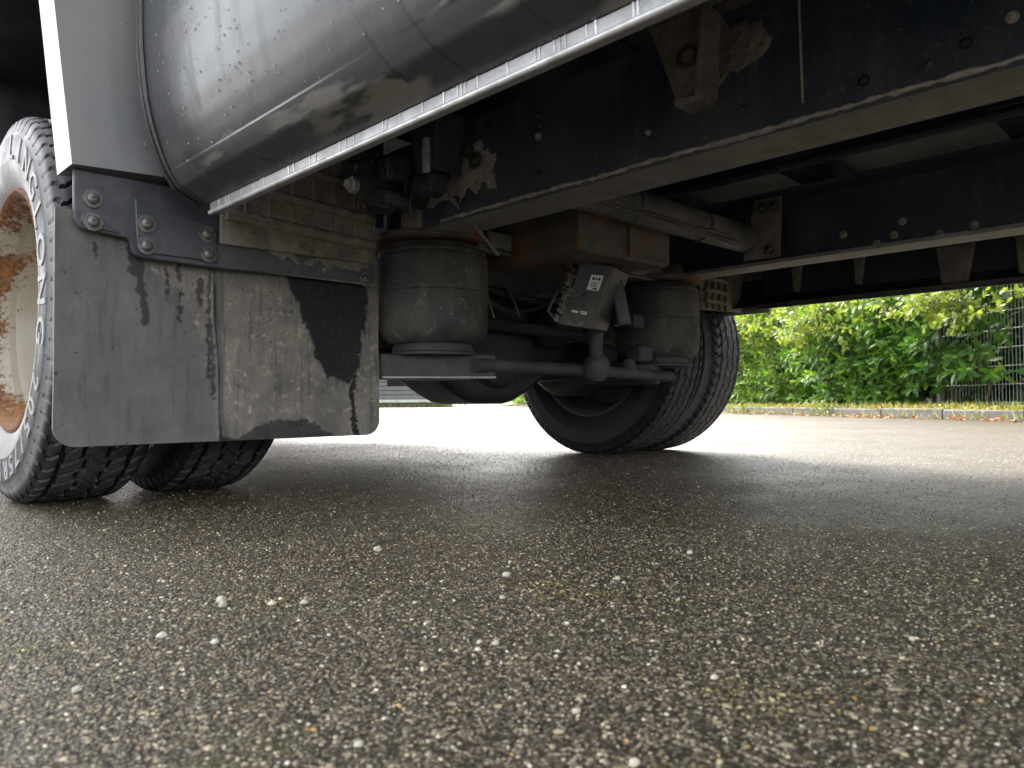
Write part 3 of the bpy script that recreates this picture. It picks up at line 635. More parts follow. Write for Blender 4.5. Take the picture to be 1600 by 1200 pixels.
liner = obj('waffle_liner', MB().prism([(.556, .475), (.884, .478), (.884, .71), (.70, .71), (.556, .56)], 'Y', 1.292, 1.3), m_dirt, truck, bevel=.003)
for zl, zr_, t in ((.535, .522, .014), (.588, .575, .012), (.646, .634, .009), (.697, .688, .006)):
    b = MB(); xa = .56 + max(0, (zl - .53)) * .75
    b.add([(xa, 1.283, zl), (.88, 1.283, zr_), (.88, 1.2935, zr_ + .008), (xa, 1.2935, zl + .008), (xa, 1.284, zl - t), (.88, 1.284, zr_ - t), (.88, 1.2935, zr_ - t * 1.3), (xa, 1.2935, zl - t * 1.3)],
          [(0, 1, 2, 3), (4, 7, 6, 5), (0, 4, 5, 1), (0, 3, 7, 4), (1, 5, 6, 2)]); obj('liner_rib', b, m_dirt, liner, bevel=.003)
for x in np.arange(.60, .88, .046):
    for zb, zt in ((.538, .574), (.592, .630), (.65, .688)):
        if zt < .56 + (x - .57) * 1.05:
            b = MB(); b.box(x - .002, x + .002, 1.2865, 1.2935, zb - .006, zt); obj('liner_cross_rib', b, m_dirt, liner, bevel=.001)
crust('mud_crust', [(.60, .51), (.64, .515), (.67, .49), (.70, .50), (.71, .455), (.75, .47), (.80, .50), (.86, .50), (.868, .47), (.84, .462), (.70, .462), (.66, .472), (.63, .48)], 1.3, .0025, m_dirt, liner, 63, plane='Y')
# ---- fender, wheel arch
b = MB(); poly = [(.320, .563), (.47, .572), (.47, 1.1), (.262, 1.1), (.293, .815)]
b.prism(poly, 'Y', 1.285, 1.292); b.add([(.320, 1.285, .563), (.293, 1.285, .815), (.262, 1.285, 1.1), (.258, 1.345, 1.1), (.288, 1.345, .815), (.314, 1.345, .557)], [(0, 5, 4, 1), (1, 4, 3, 2)])
b.add([(.320, 1.285, .563), (.47, 1.285, .572), (.47, 1.345, .57), (.314, 1.345, .557)], [(0, 1, 2, 3)]); b.add([(.314, 1.345, .557), (.47, 1.345, .57), (.47, 1.345, 1.1), (.258, 1.345, 1.1), (.288, 1.345, .815)], [(0, 4, 3, 2, 1)])
fender = obj('fender', b, m_fender, truck, ang=30)
b = MB(); b.box(.256, .47, 1.285, 2.4, 1.10, 1.19); b.box(.30, .47, 2.42, 2.5, .5, 1.1); obj('arch_rim', b, m_black, fender, bevel=.006)
b = MB(); b.box(.925, .932, 1.34, 2.42, .62, 1.10); b.box(.31, .93, 1.34, 2.42, 1.085, 1.098); b.box(.31, .93, 2.41, 2.419, .3, 1.09); b.box(.47, .93, 1.3305, 1.338, .57, 1.09); obj('wheel_arch_liner', b, m_black, truck)

# ---- curved skirt with the bare metal lip
PR = [(.40, 1.75), (.398, 1.2), (.397, .85), (.3985, .75), (.4025, .70), (.4065, .665), (.4135, .63), (.4235, .598), (.4345, .570), (.4445, .552), (.455, .538), (.476, .5275), (.497, .5185)]
Pn = np.array(PR); tt = np.concatenate([[0], np.cumsum(np.hypot(*np.diff(Pn, axis=0).T))]); 
ts = np.unique(np.concatenate([np.linspace(0, 1.0, 12), np.linspace(.9, tt[-1], 230)]))
px2, pz2 = np.interp(ts, tt, Pn[:, 0]), np.interp(ts, tt, Pn[:, 1])
kk = np.ones(5) / 5
for it in range(5):
    m_ = (np.arange(len(ts)) > 2) & (np.arange(len(ts)) < len(ts) - 3) & ((np.abs(pz2 - .538) > .006) | (it < 1))
    px2 = np.where(m_, np.convolve(px2, kk, 'same'), px2); pz2 = np.where(m_, np.convolve(pz2, kk, 'same'), pz2)
Ys = np.concatenate([[-.30, -.15, 0.0, .1], np.linspace(.2, 1.21, 560)])
npf, nY = len(ts), len(Ys); GX = np.repeat(px2[:, None], nY, 1); GZ = np.repeat(pz2[:, None], nY, 1); GY = np.repeat(Ys[None], npf, 0)
GX = GX + .0016 * fbm(GY * 2.2, GZ * 2.5, 70, 2) * (GZ > .56)
b = MB(); b.v = np.stack([GX, GY, GZ], -1).reshape(-1, 3).tolist()
b.f = [(i * nY + j, (i + 1) * nY + j, (i + 1) * nY + j + 1, i * nY + j + 1) for i in range(npf - 1) for j in range(nY - 1)]
e0 = len(b.v)
for x, z in zip(px2, pz2): b.v += [(x + .001, 1.21, z), (x + .05, 1.211, z + .01)]
b.f += [(e0 + 2 * i, e0 + 2 * i + 1, e0 + 2 * i + 3, e0 + 2 * i + 2) for i in range(npf - 1)]; b.m = [0] * len(b.f)
skirt = obj('side_skirt', b, m_panel, truck, ang=60)
run = np.zeros(GY.shape)
for pts, wd in (([(.60, .60), (.581, .573), (.545, .50)], .0019), ([(.67, .64), (.657, .59), (.63, .53)], .0019), ([(.90, .8), (.887, .694), (.869, .607)], .0014), ([(1.08, .9), (1.072, .74), (1.037, .654)], .0015), ([(.95, .8), (.934, .712), (.914, .647)], .0014), ([(1.014, .585), (.97, .53), (.93, .52)], .0014), ([(.47, .62), (.45, .55), (.44, .525)], .0012)):
    run = np.maximum(run, .8 * sstep(wd - line_d(GY + .002 * fbm(GY * 30, GZ * 60, 77, 2), GZ, pts), -.0008, .0008))
arc = np.interp(GZ, [.515, .6], [0, 1])
mud = sstep(fbm(GY * 9, arc * 5, 80) * .7 + .45 - arc * 1.1, .25, .45) * sstep(fbm(GY * 4 + 9, arc * 2, 88), -.15, .25)
mud = np.maximum(mud, .25 * sstep(fbm(GY * 5, GZ * 9, 90), .2, .9))
pad = np.zeros(2 * npf)
set_attr(skirt, 'run', np.concatenate([run.ravel(), pad])); set_attr(skirt, 'mud', np.concatenate([mud.ravel(), pad]))
b = MB(); b.prism([(.4985, .5185), (.4985, .5030), (.514, .5020), (.514, .5045), (.503, .5055), (.503, .5185)], 'Y', -.30, 1.2); lip = obj('skirt_lip', b, m_lipgrey, skirt, bevel=.0008)
b = MB(); b.tube([(.4985, -.30, .5020), (.4985, 1.2, .5020)], .0036, 12); obj('hem', b, m_lip, skirt)
b = MB()                                                        # bright bars drawn as broken reflections along the lip, then dirt
y = .25
while y < 1.18:
    l_ = random.choice((.0007, .0009, .0013)); b.obox((.4983, y, .5118), (.0008, 0, 0), (0, l_, 0), (-.0004, 0, .0064)); y += random.choice((.006, .012, .02, .034, .05)) * random.uniform(.7, 1.3)
tag(obj('lip_glints', b, m_lip, skirt, bevel=.0004, seg=1), kind='stuff')
b = MB(); y = .28
while y < 1.19:
    b.obox((.4966, y, .5198), (.0012, 0, 0), (0, random.uniform(.0008, .003), 0), (0, 0, random.uniform(.0005, .0014))); y += random.uniform(.004, .022)
tag(obj('lip_dirt', b, m_dirt, skirt, bevel=.0005, seg=1), kind='stuff')
b = MB(); sp = [(x, z) for x, z in zip(px2, pz2) if .5 < z < 1.2]
b.tube([(x - .002, 1.213, z) for x, z in sp], .0042, 8); b.tube([(x - .004, 1.224, z - .002) for x, z in sp], .003, 8); obj('seam_seal', b, m_rubber_seal, skirt)
b = MB()
for _ in range(330):
    y, z = random.uniform(.42, 1.19), random.uniform(.56, .86) ; x = float(np.interp(-z, -pz2, px2)); rr = random.choice((.0009, .0012, .0016, .0022))
    o_ = len(b.v); b.lathe([(-rr * .75, rr * .05), (-rr * .55, rr * .7), (0, rr)], (x, y, z), 'X', 8)
for _ in range(24):
    z = random.uniform(.58, .83); x = random.uniform(.33, .43); rr = random.choice((.001, .0014, .002)); b.lathe([(-rr * .75, rr * .05), (-rr * .55, rr * .7), (0, rr)], (x, 1.2848, z), 'Y', 8)
tag(obj('water_droplets', b, m_water, skirt), kind='stuff')
# far skirt, seen from its inside, with its stiffeners
b = MB(); fp = [(mx(x), z - .006) for x, z in zip(px2[::8], pz2[::8])]
n_ = len(fp); b.v = [(x, y, z) for y in (-.30, 1.3) for x, z in fp]; b.f = [(i, i + 1, n_ + i + 1, n_ + i) for i in range(n_ - 1)]; b.m = [0] * len(b.f)
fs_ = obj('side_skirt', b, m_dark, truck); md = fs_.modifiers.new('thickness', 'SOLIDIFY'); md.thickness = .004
b = MB(); b.prism([(2.374, .519), (2.371, .5005), (2.36, .5005), (2.36, .5035), (2.368, .505), (2.368, .519)], 'Y', -.30, 1.2); obj('skirt_lip', b, m_under, fs_, bevel=.001)
for y0_, y1_, z0_, z1_ in ((.56, .66, .525, .635), (.40, .47, .53, .70), (.85, .9, .55, .74), (1.05, 1.1, .55, .74)):
    b = MB(); b.prism([(y0_, z1_), (y1_, z1_), (y1_ - .012, z0_), (y0_ + .02, z0_)], 'X', 2.392, 2.412); obj('stiffener', b, m_dirt, fs_, bevel=.004)
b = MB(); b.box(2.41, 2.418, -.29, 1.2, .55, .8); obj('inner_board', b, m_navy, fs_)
b = MB(); b.prism([(2.17, .495), (2.55, .51), (2.55, .62), (2.4, .70), (2.17, .66)], 'Y', 1.3, 1.31); fl2 = obj('far_liner', b, m_dirt, truck, bevel=.003)
for z in (.525, .56, .6):
    b = MB(); b.box(2.18, 2.34, 1.283, 1.301, z - .006, z + .006); obj('liner_rib', b, m_dirt, fl2, bevel=.002)
for x in np.arange(2.2, 2.34, .04):
    b = MB(); b.box(x - .004, x + .004, 1.286, 1.3005, .5, .63); obj('liner_cross_rib', b, m_dirt, fl2, bevel=.001)

# ---- chassis rails
ZR, ZT = .547, .735
def rail(xw, xi, name='chassis_rail'):
    sg = 1 if xi > xw else -1; b = MB(); y0_, y1_ = -.26, 4.6
    prof = [(xw, ZR + .008), (xw + sg * .006, ZR + .0015), (xw + sg * .012, ZR), (xi, ZR), (xi, ZR + .009), (xw + sg * .014, ZR + .009), (xw + sg * .009, ZR + .014), (xw + sg * .009, ZT - .009), (xi, ZT - .009), (xi, ZT), (xw, ZT)]
    n = len(prof); b.v = [(x, y, z) for y in (y0_, y1_) for x, z in prof]
    b.f = [(i, (i + 1) % n, n + (i + 1) % n, n + i) if sg > 0 else (i, n + i, n + (i + 1) % n, (i + 1) % n) for i in range(n)]
    b.m = [1 if i in (1, 2, 3) else 0 for i in range(n)]
    return obj(name, b, [m_rail, m_flange], truck, ang=30)
r1 = rail(.942, 1.04); r2 = rail(mx(.942), mx(1.04))
for i, (y, z, rr) in enumerate(((.334, .58, .006), (.263, .575, .0062), (.224, .588, .006), (.535, .645, .005), (.494, .59, .006), (.577, .59, .0045), (.65, .6, .004), (.88, .69, .007), (.873, .672, .006), (.88, .655, .007), (.881, .585, .008), (.70, .62, .004), (.18, .6, .006))):
    if i in (0, 2): b = MB(); b.lathe([(-.0005, rr * 1.15), (-.002, rr * 1.1), (-.002, rr * .9), (.004, rr * .85), (.004, 0)], (.942, y, z), 'X', 16); obj('hole_grommet', b, m_rubber_seal, r1)
    else: bolt_at((.942, y, z), r1, rr * .62, 'X', -1, 'rivet', m_steel if i % 3 else m_pale)
for y, z in ((.74, .61), (.66, .575), (.6, .62), (.52, .575), (.62, .59), (.34, .6), (.45, .585)): bolt_at((mx(.951), y, z), r2, .0055, 'X', -1, 'rivet', m_pale)
b = MB(); yy = np.linspace(.05, 1.15, 120); b.tube([(.9425, y, ZR + .008 + .0015 * float(vnoise(np.array([y * 31.0]), np.array([3.1]), 4)[0]) + random.uniform(-.0007, .0007)) for y in yy], [.0028 + random.uniform(-.0012, .002) for _ in yy], 6); obj('dirt_ridge', b, m_pale, r1)
b = MB(); b.tube([(.9415, .414 - (.735 - z) * .02, z) for z in np.linspace(.575, .735, 12)], .0016, 6); obj('weld_seam', b, m_pale, r1)
crust('dust_crust', [(1.076, .685), (1.016, .673), (.99, .645), (.983, .575), (1.02, .59), (1.053, .6), (1.119, .585), (1.2, .585), (1.2, .63), (1.139, .63), (1.119, .655)], .942, .0025, m_pale, r1, 3)
crust('mud_crust', [(.548, .735), (.452, .69), (.448, .674), (.489, .652), (.548, .622)], .942, .005, m_dirt, r1, 23)
bolt_at((.938, 1.061, .672), r1, .008, 'X', -1, 'bolt', m_steel); bolt_at((.938, 1.042, .65), r1, .0095, 'X', -1, 'bolt', m_steel)
# pressed outrigger bracket on the near rail
b = MB(); b.prism([(.62, .735), (.523, .735), (.535, .612), (.576, .616)], 'X', .902, .908); b.prism([(.62, .735), (.612, .735), (.570, .616), (.578, .616)], 'X', .908, .943); b.prism([(.531, .735), (.523, .735), (.533, .612), (.541, .612)], 'X', .892, .943); b.prism([(.536, .606), (.576, .606), (.576, .617), (.535, .613)], 'X', .896, .943)
ob = obj('outrigger_bracket', b, m_dirt, r1, bevel=.002)
b = MB(); b.lathe([(0, .017), (-.005, .016), (-.005, .012), (.0, .011), (.002, .0)], (.902, .556, .672), 'X', 20); obj('boss', b, m_steel, ob)

# ---- deck over the rails, crossbeams, box body
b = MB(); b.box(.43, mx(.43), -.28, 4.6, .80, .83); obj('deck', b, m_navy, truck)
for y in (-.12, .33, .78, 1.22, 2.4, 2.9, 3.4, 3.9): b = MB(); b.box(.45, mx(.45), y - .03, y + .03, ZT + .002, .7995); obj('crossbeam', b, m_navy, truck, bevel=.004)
for x in (1.30, 1.36, 1.62): b = MB(); b.tube([(x, -.2, .722), (x, 1.1, .722)], .011, 10); obj('conduit', b, m_navy, truck)
b = MB(); b.box(.41, mx(.41), -.33, -.285, .66, .83); obj('rear_sill', b, m_rail, truck, bevel=.006)
b = MB(); b.box(.40, mx(.40), -.30, 4.6, 1.76, 3.1); b.box(.42, mx(.42), -.30, -.27, .832, 1.758); b.box(mx(.42), mx(.40), 1.2, 4.6, .5, 1.76); b.box(.40, .42, 2.42, 4.6, .5, 1.76); b.box(.42, mx(.42), 4.55, 4.6, .45, 1.76); b.box(.40, .44, 1.22, 2.42, 1.19, 1.76)
obj('box_body', b, m_fender, truck, bevel=.01)
b = MB(); b.box(1.98, 2.40, 2.6, 3.7, .36, .74); obj('light_block_box', b, m_black, truck, bevel=.05)  # added unseen box, blocks daylight showing under the truck ahead of the axle

# ---- air springs
def spring(cx, cy, kz):
    T = lambda pr: [(.188 + (h - .188) * kz, rr * kz) for h, rr in pr]
    root = empty('air_spring', (cx, cy, .3), truck)
    b = MB(); b.lathe(T([(.532, 0), (.532, .06), (.530, .098), (.524, .112), (.510, .1195), (.506, .1175), (.502, .1195), (.48, .1215), (.43, .1215), (.425, .1205), (.42, .1215), (.36, .1215), (.34, .118), (.325, .108), (.316, .092), (.322, .08), (.33, .07)]), (cx, cy, 0), 'Z', 72); obj('bellows', b, m_bellow, root, ang=50)
    b = MB(); b.lathe(T([(.5465, 0), (.5465, .125), (.543, .127), (.534, .127), (.5325, .124), (.5325, 0)]), (cx, cy, 0), 'Z', 64); obj('top_plate', b, m_rusty, root)
    b = MB(); b.lathe(T([(.325, .07), (.318, .086), (.30, .09), (.297, .095), (.292, .095), (.292, 0)]), (cx, cy, 0), 'Z', 48); obj('piston', b, m_dark, root)
    b = MB(); b.lathe(T([(.4985, .1212), (.5, .1226), (.5015, .1212)]), (cx, cy, 0), 'Z', 72); b.lathe(T([(.4235, .1212), (.425, .1228), (.4265, .1212)]), (cx, cy, 0), 'Z', 72); obj('clamp_ring', b, m_bellow, root)
    return root
s1 = spring(1.04, 1.30, 1.02); s2 = spring(mx(1.04), 1.245, 1.0)
for sg, cx in ((1, 1.0), (-1, mx(1.0))):
    X = lambda x: x if sg > 0 else mx(x)
    b = MB(); b.prism([(X(x), y) for x, y in ((.915, 1.322), (1.13, 1.19), (1.165, 1.23), (1.15, 1.43), (.915, 1.43))][::sg], 'Z', .2445, .297); arm = obj('trailing_arm', b, m_dark, truck, bevel=.005)
    b = MB(); xa, xb = sorted((X(.96), X(1.08))); b.box(xa, xb, 1.43, 2.55, .262, .318); obj('arm_beam', b, m_dark, arm, bevel=.006)
    b = MB(); xa, xb = sorted((X(.93), X(1.0))); b.box(xa, xb, 1.21, 1.27, .553, .60); obj('spring_seat', b, m_dirt, s1 if sg > 0 else s2, bevel=.004)
b = MB(); b.tube([(.917, 1.319, .2455), (1.128, 1.189, .2455)], .0022, 8); obj('arm_edge_glint', b, m_lip, arm)  # pale strip drawn as the reflection along the arm's lower edge

# ---- axle, differential, brakes
axle = empty('rear_axle', (XC, YA, R0), truck)
b = MB(); b.tube([(.78, YA, R0), (1.2, YA, R0), (1.3, YA, R0)], [.062, .062, .075], 24); obj('axle_tube', b, m_dark, axle); b = MB(); b.tube([(1.62, YA, R0), (1.75, YA, R0), (2.1, YA, R0)], [.075, .062, .062], 24); obj('axle_tube', b, m_dark, axle)
b = MB(); pol = [(1.2, .33), (1.306, .266), (1.39, .217), (1.44, .194), (1.48, .1865), (1.585, .1865), (1.62, .194), (1.68, .222), (1.77, .272), (1.86, .33), (1.86, .41), (1.72, .5), (1.6, .545), (1.46, .545), (1.3, .48), (1.2, .42)]
b.prism(pol, 'Y', YA - .12, YA + .1); diff = obj('differential', b, m_black, axle, bevel=.03, seg=4)
b = MB(); b.lathe([(YA - .119, .14), (YA - .15, .13), (YA - .175, .09), (YA - .18, 0)], (1.535, 0, .372), 'Y', 40); obj('cover', b, m_dark, diff)
for i in range(10):
    t = i * PI / 5; bolt_at((1.535 + .15 * math.sin(t), YA - .1195, .372 + .15 * math.cos(t)), diff, .006, 'Y', -1, 'bolt', m_steel)
for x in (.86, mx(.86)):
    sg = 1 if x < XC else -1; b = MB(); b.lathe([(-.06 * sg, .165), (.045 * sg, .165), (.06 * sg, .15), (.062 * sg, .09), (.07 * sg, .0)], (x, YA, R0), 'X', 48); obj('brake_drum', b, m_dark, axle)
    b = MB(); b.lathe([(0, 0), (0, .06), (.06, .072), (.065, .076), (.075, .076), (.08, .072), (.13, .066), (.14, .05), (.142, 0)], (x + sg * .28, YA - .24, .43), 'Y', 32); obj('brake_chamber', b, m_black, axle)
b = MB(); b.tube([(1.535, YA + .1, .39), (1.535, 4.4, .5)], .045, 20); obj('propshaft', b, m_under, truck)

# ---- linkage under the frame
b = MB(); b.tube([(1.08, 1.2, .272), (1.45, 1.2, .27), (1.83, 1.2, .262)], .0155, 14); st = obj('stabiliser_bar', b, m_dark, truck)
b = MB(); b.lathe([(-.036, 0), (-.034, .016), (-.02, .03), (0, .035), (.02, .03), (.034, .016), (.036, 0)], (1.452, 1.165, .276), 'Z', 24); obj('ball_joint', b, m_dark, st)
b = MB(); b.tube([(1.436, 1.155, .37), (1.441, 1.158, .33), (1.45, 1.165, .28)], [.02, .017, .016], 14); obj('drop_link', b, m_dark, st)
b = MB(); b.lathe([(-.02, 0), (-.018, .016), (0, .0225), (.018, .016), (.02, 0)], (1.63, 1.2, .285), 'Z', 20); obj('ball_joint', b, m_dark, st)
b = MB(); b.box(1.66, 1.72, 1.18, 1.23, .30, .345); obj('valve_block', b, m_dark, st, bevel=.008); b = MB(); b.box(1.64, 1.69, 1.185, 1.225, .39, .43); obj('valve_block', b, m_dark, st, bevel=.008)
b = MB(); b.tube([(1.16, 1.45, .43), (1.388, 1.5, .413), (1.862, 1.5, .392), (2.0, 1.52, .385)], .019, 14); obj('track_rod', b, m_dark, truck)
b = MB(); b.tube([(1.02, .95, .61), (mx(1.02), .95, .618)], .037, 24); tc = obj('tube_crossmember', b, m_under, truck)
for i in range(3):
    random.seed(80 + i); b = MB(); b.tube([(1.06 + .09 * j, .95 - .036 + random.uniform(-.006, .004), .585 + i * .008 + random.uniform(-.005, .005) - .0012 * j) for j in range(8)], .0032, 6); obj('brake_line', b, m_steel, tc)
for x in (1.58, 1.30): b = MB(); b.lathe([(-.003, .0375), (-.003, .0395), (.003, .0395), (.003, .0375)], (x, .95, .614), 'X', 24); obj('cable_tie', b, m_black, tc)
b = MB(); b.prism([(.96, .56), (.925, .715), (.85, .715), (.858, .558)], 'X', mx(1.06), mx(1.054)); gp = obj('gusset_plate', b, m_dirt, r2, bevel=.002)
for y, z in ((.905, .69), (.87, .69), (.885, .58)): bolt_at((mx(1.062), y, z), gp, .008, 'X', -1)
b = MB(); b.prism([(1.19, .515), (1.2, .508), (1.52, .514), (1.533, .522), (1.533, .6), (1.515, .612), (1.19, .606)], 'Y', 1.0, 1.32); rb = obj('rusty_frame_box', b, m_rusty, truck, bevel=.006)
b = MB(); b.tube([(1.188, .998, .6), (1.186, .997, .56), (1.187, .998, .512)], [.003, .004, .006], 8); obj('weld_bead', b, m_rusty, rb)
b = MB(); b.prism([(1.36, .515), (1.36, .607), (1.40, .58), (1.38, .53)], 'Y', .992, .9985); obj('web_plate', b, m_rusty, rb, bevel=.001)
b = MB(); b.box(1.09, 1.8, 1.2, 1.206, .532, .572); b.box(1.09, 1.8, 1.206, 1.25, .532, .538); cb = obj('cross_channel', b, m_flange, truck, bevel=.0015)
b = MB(); b.tube([(1.06, 1.19, .526), (1.3, 1.193, .526), (1.55, 1.19, .529), (1.8, 1.195, .533)], .0065, 8); obj('air_pipe', b, m_steel, cb)
b = MB(); b.tube([(1.1, 1.19, .60), (1.11, 1.192, .56), (1.115, 1.19, .53)], .006, 8); obj('air_pipe', b, m_steel, cb)
for i, (x, z0_, z1_) in enumerate(((1.24, .5, .4), (1.33, .49, .41), (1.2, .46, .40))):
    b = MB(); b.tube([(x, 1.34 + .02 * i, z0_), (x + .006, 1.34, (z0_ + z1_) / 2), (x + .022, 1.335, z1_)], .0024, 6); obj('cable', b, m_flange, truck)

random.seed(77)
for i, (A, B, sag, rr, mt) in enumerate((((1.06, 1.33, .55), (1.62, 1.42, .5), .09, .007, m_black), ((1.12, 1.5, .6), (1.80, 1.45, .52), .07, .009, m_dark), ((1.2, 1.02, .565), (1.34, 1.16, .53), .05, .005, m_black))):
    b = MB(); A, B = Vector(A), Vector(B); b.tube([A.lerp(B, t / 12) - Vector((0, 0, sag * math.sin(PI * t / 12))) + Vector((random.uniform(-.004, .004), random.uniform(-.004, .004), 0)) for t in range(13)], rr, 8); obj('air_hose', b, mt, truck)

# ---- control unit hung under the frame box, with its label
def lerp3(A, B, t): return tuple(A[i] + (B[i] - A[i]) * t for i in range(3))
FR = [(1.317, 1.105, .521), (1.375, 1.048, .505), (1.34, 1.088, .358), (1.287, 1.14, .373)]; BK = [(1.392, 1.142, .544), (1.467, 1.07, .50), (1.428, 1.114, .357), (1.363, 1.177, .381)]
b = MB(); b.add(FR + BK, [(0, 3, 2, 1), (4, 5, 6, 7), (0, 1, 5, 4), (1, 2, 6, 5), (2, 3, 7, 6), (3, 0, 4, 7)]); cu = obj('control_unit', b, m_black, truck, bevel=.005)
nf = (Vector(FR[1]) - Vector(FR[0])).cross(Vector(FR[3]) - Vector(FR[0])).normalized()
if nf.dot(Vector((0, 0, .188)) - Vector(FR[0])) < 0: nf = -nf
def on_face(u, v, off): 
    A, B = Vector(lerp3(FR[0], FR[1], u)), Vector(lerp3(FR[3], FR[2], u)); return A.lerp(B, v) + nf * off
def face_plate(name, uv, t0, t1, mat, bev=.0008):
    b = MB(); n = len(uv); b.v = [tuple(on_face(u, v, t)) for t in (t0, t1) for u, v in uv]; b.f = [tuple(range(n)), tuple(range(2 * n - 1, n - 1, -1))] + [(i, n + i, n + (i + 1) % n, (i + 1) % n) for i in range(n)]; b.m = [0] * len(b.f)
    return obj(name, b, mat, cu, bevel=bev)
face_plate('lower_cover', [(-.06, .63), (.1, .60), (.35, .56), (.45, .47), (.75, .47), (.85, .58), (1.04, .62), (1.05, 1.0), (-.03, 1.02)], .0002, .007, m_bellow, .002)
face_plate('label_sticker', [(.46, .20), (.80, .18), (.80, .42), (.46, .43)], .0003, .0013, m_white, 0)
for u0, u1, v0, v1 in ((.52, .60, .225, .27), (.62, .66, .225, .27), (.68, .75, .22, .265), (.52, .74, .30, .31), (.52, .7, .33, .34), (.52, .74, .355, .365), (.62, .74, .385, .41)): face_plate('printed_mark', [(u0, v0), (u1, v0), (u1, v1), (u0, v1)], .0013, .0016, m_ink, 0)
for u0, u1, v0, v1 in ((.22, .42, .775, .805), (.48, .68, .765, .78), (.5, .68, .79, .81)): face_plate('bright_mark', [(u0, v0), (u1, v0), (u1, v1), (u0, v1)], .0071, .0078, m_white, 0)
b = MB(); b.obox((1.452, 1.105, .46), (.012, -.012, .002), (.03, .03, .004), (-.012, .012, .085)); obj('side_cover', b, m_black, cu, bevel=.006)
b = MB()
for i in range(70):
    p = on_face(random.gauss(-.05, .05), random.uniform(.25, .98), random.uniform(-.01, .008)); s_ = random.uniform(.0015, .005); b.obox(p, (s_, s_ * .4, 0), (-s_ * .3, s_, .001), (0, s_ * .4, s_))
tag(obj('mud_lumps', b, m_dirt, cu), kind='stuff')
b = MB(); p0_ = on_face(-.1, .2, 0); b.tube([on_face(-.05, .15, 0), on_face(-.35, .5, -.01), on_face(-.45, .85, 0), on_face(-.1, 1.0, .0)], .004, 8); obj('cable', b, m_black, cu)

# ---- shock absorber eye, levelling valve and its rod
sh = empty('shock_mount', (.88, 1.18, .62), truck)
b = MB(); b.tube([(.80, 1.215, .622), (.945, 1.215, .622)], .036, 24); obj('rubber_bush', b, m_black, sh)
b = MB(); b.tube([(.785, 1.235, .615), (.80, 1.235, .615)], .017, 6); b.tube([(.775, 1.235, .615), (.79, 1.235, .615)], .009, 10); obj('bolt', b, m_lip, sh, bevel=.002)
b = MB(); b.prism([(1.15, .66), (1.27, .665), (1.3, .64), (1.295, .585), (1.22, .565), (1.16, .585)], 'X', .86, .872); obj('mount_plate', b, m_black, sh, bevel=.004)
b = MB(); b.obox((.83, 1.265, .65), (.03, 0, 0), (0, .03, .006), (0, -.005, .022)); b.obox((.84, 1.17, .64), (.025, 0, .004), (0, .024, 0), (0, 0, .026)); b.obox((.84, 1.19, .588), (.03, .004, 0), (0, .04, .01), (0, -.004, .016)); obj('mount_casting', b, m_black, sh, bevel=.01, seg=3)
b = MB(); b.prism([(1.07, .74), (1.16, .74), (1.135, .63), (1.085, .63)], 'X', .87, .876); b.prism([(1.07, .74), (1.076, .74), (1.09, .63), (1.085, .63)], 'X', .876, .942); hb = obj('valve_bracket', b, m_rail, truck, bevel=.002)
b = MB(); b.tube([(.862, 1.094, .687), (.862, 1.094, .675), (.862, 1.094, .67), (.862, 1.094, .625), (.862, 1.094, .618)], [.007, .007, .0085, .0085, .0065], 12); obj('adjuster', b, m_lip, hb)
b = MB(); b.obox((.872, 1.1, .603), (.02, 0, 0), (0, .03, .003), (0, -.003, .017)); b.tube([(.85, 1.1, .6), (.9, 1.1, .6)], .018, 16); lv = obj('levelling_valve', b, m_black, hb, bevel=.004)
b = MB(); b.tube([(.885, 1.105, .605), (.91, 1.085, .585)], .0055, 10); b.tube([(.91, 1.085, .585), (1.0, 1.11, .545), (1.1, 1.15, .507)], .0036, 8); b.tube([(.908, 1.087, .587), (.925, 1.087, .579)], .0045, 10); obj('valve_rod', b, m_flange, hb)
b = MB(); b.tube([(.88, 1.15, .62), (.87, 1.16, .58), (.885, 1.17, .555)], .005, 8); obj('air_hose', b, m_black, hb)
b = MB()
for i in range(60):
    p = Vector((random.uniform(.81, .86), random.gauss(1.25, .04), random.gauss(.64, .03))); s_ = random.uniform(.001, .004); b.obox(p, (s_, s_ * .4, 0), (-s_ * .3, s_, .001), (0, s_ * .4, s_))
tag(obj('mud_lumps', b, m_dirt, sh), kind='stuff')

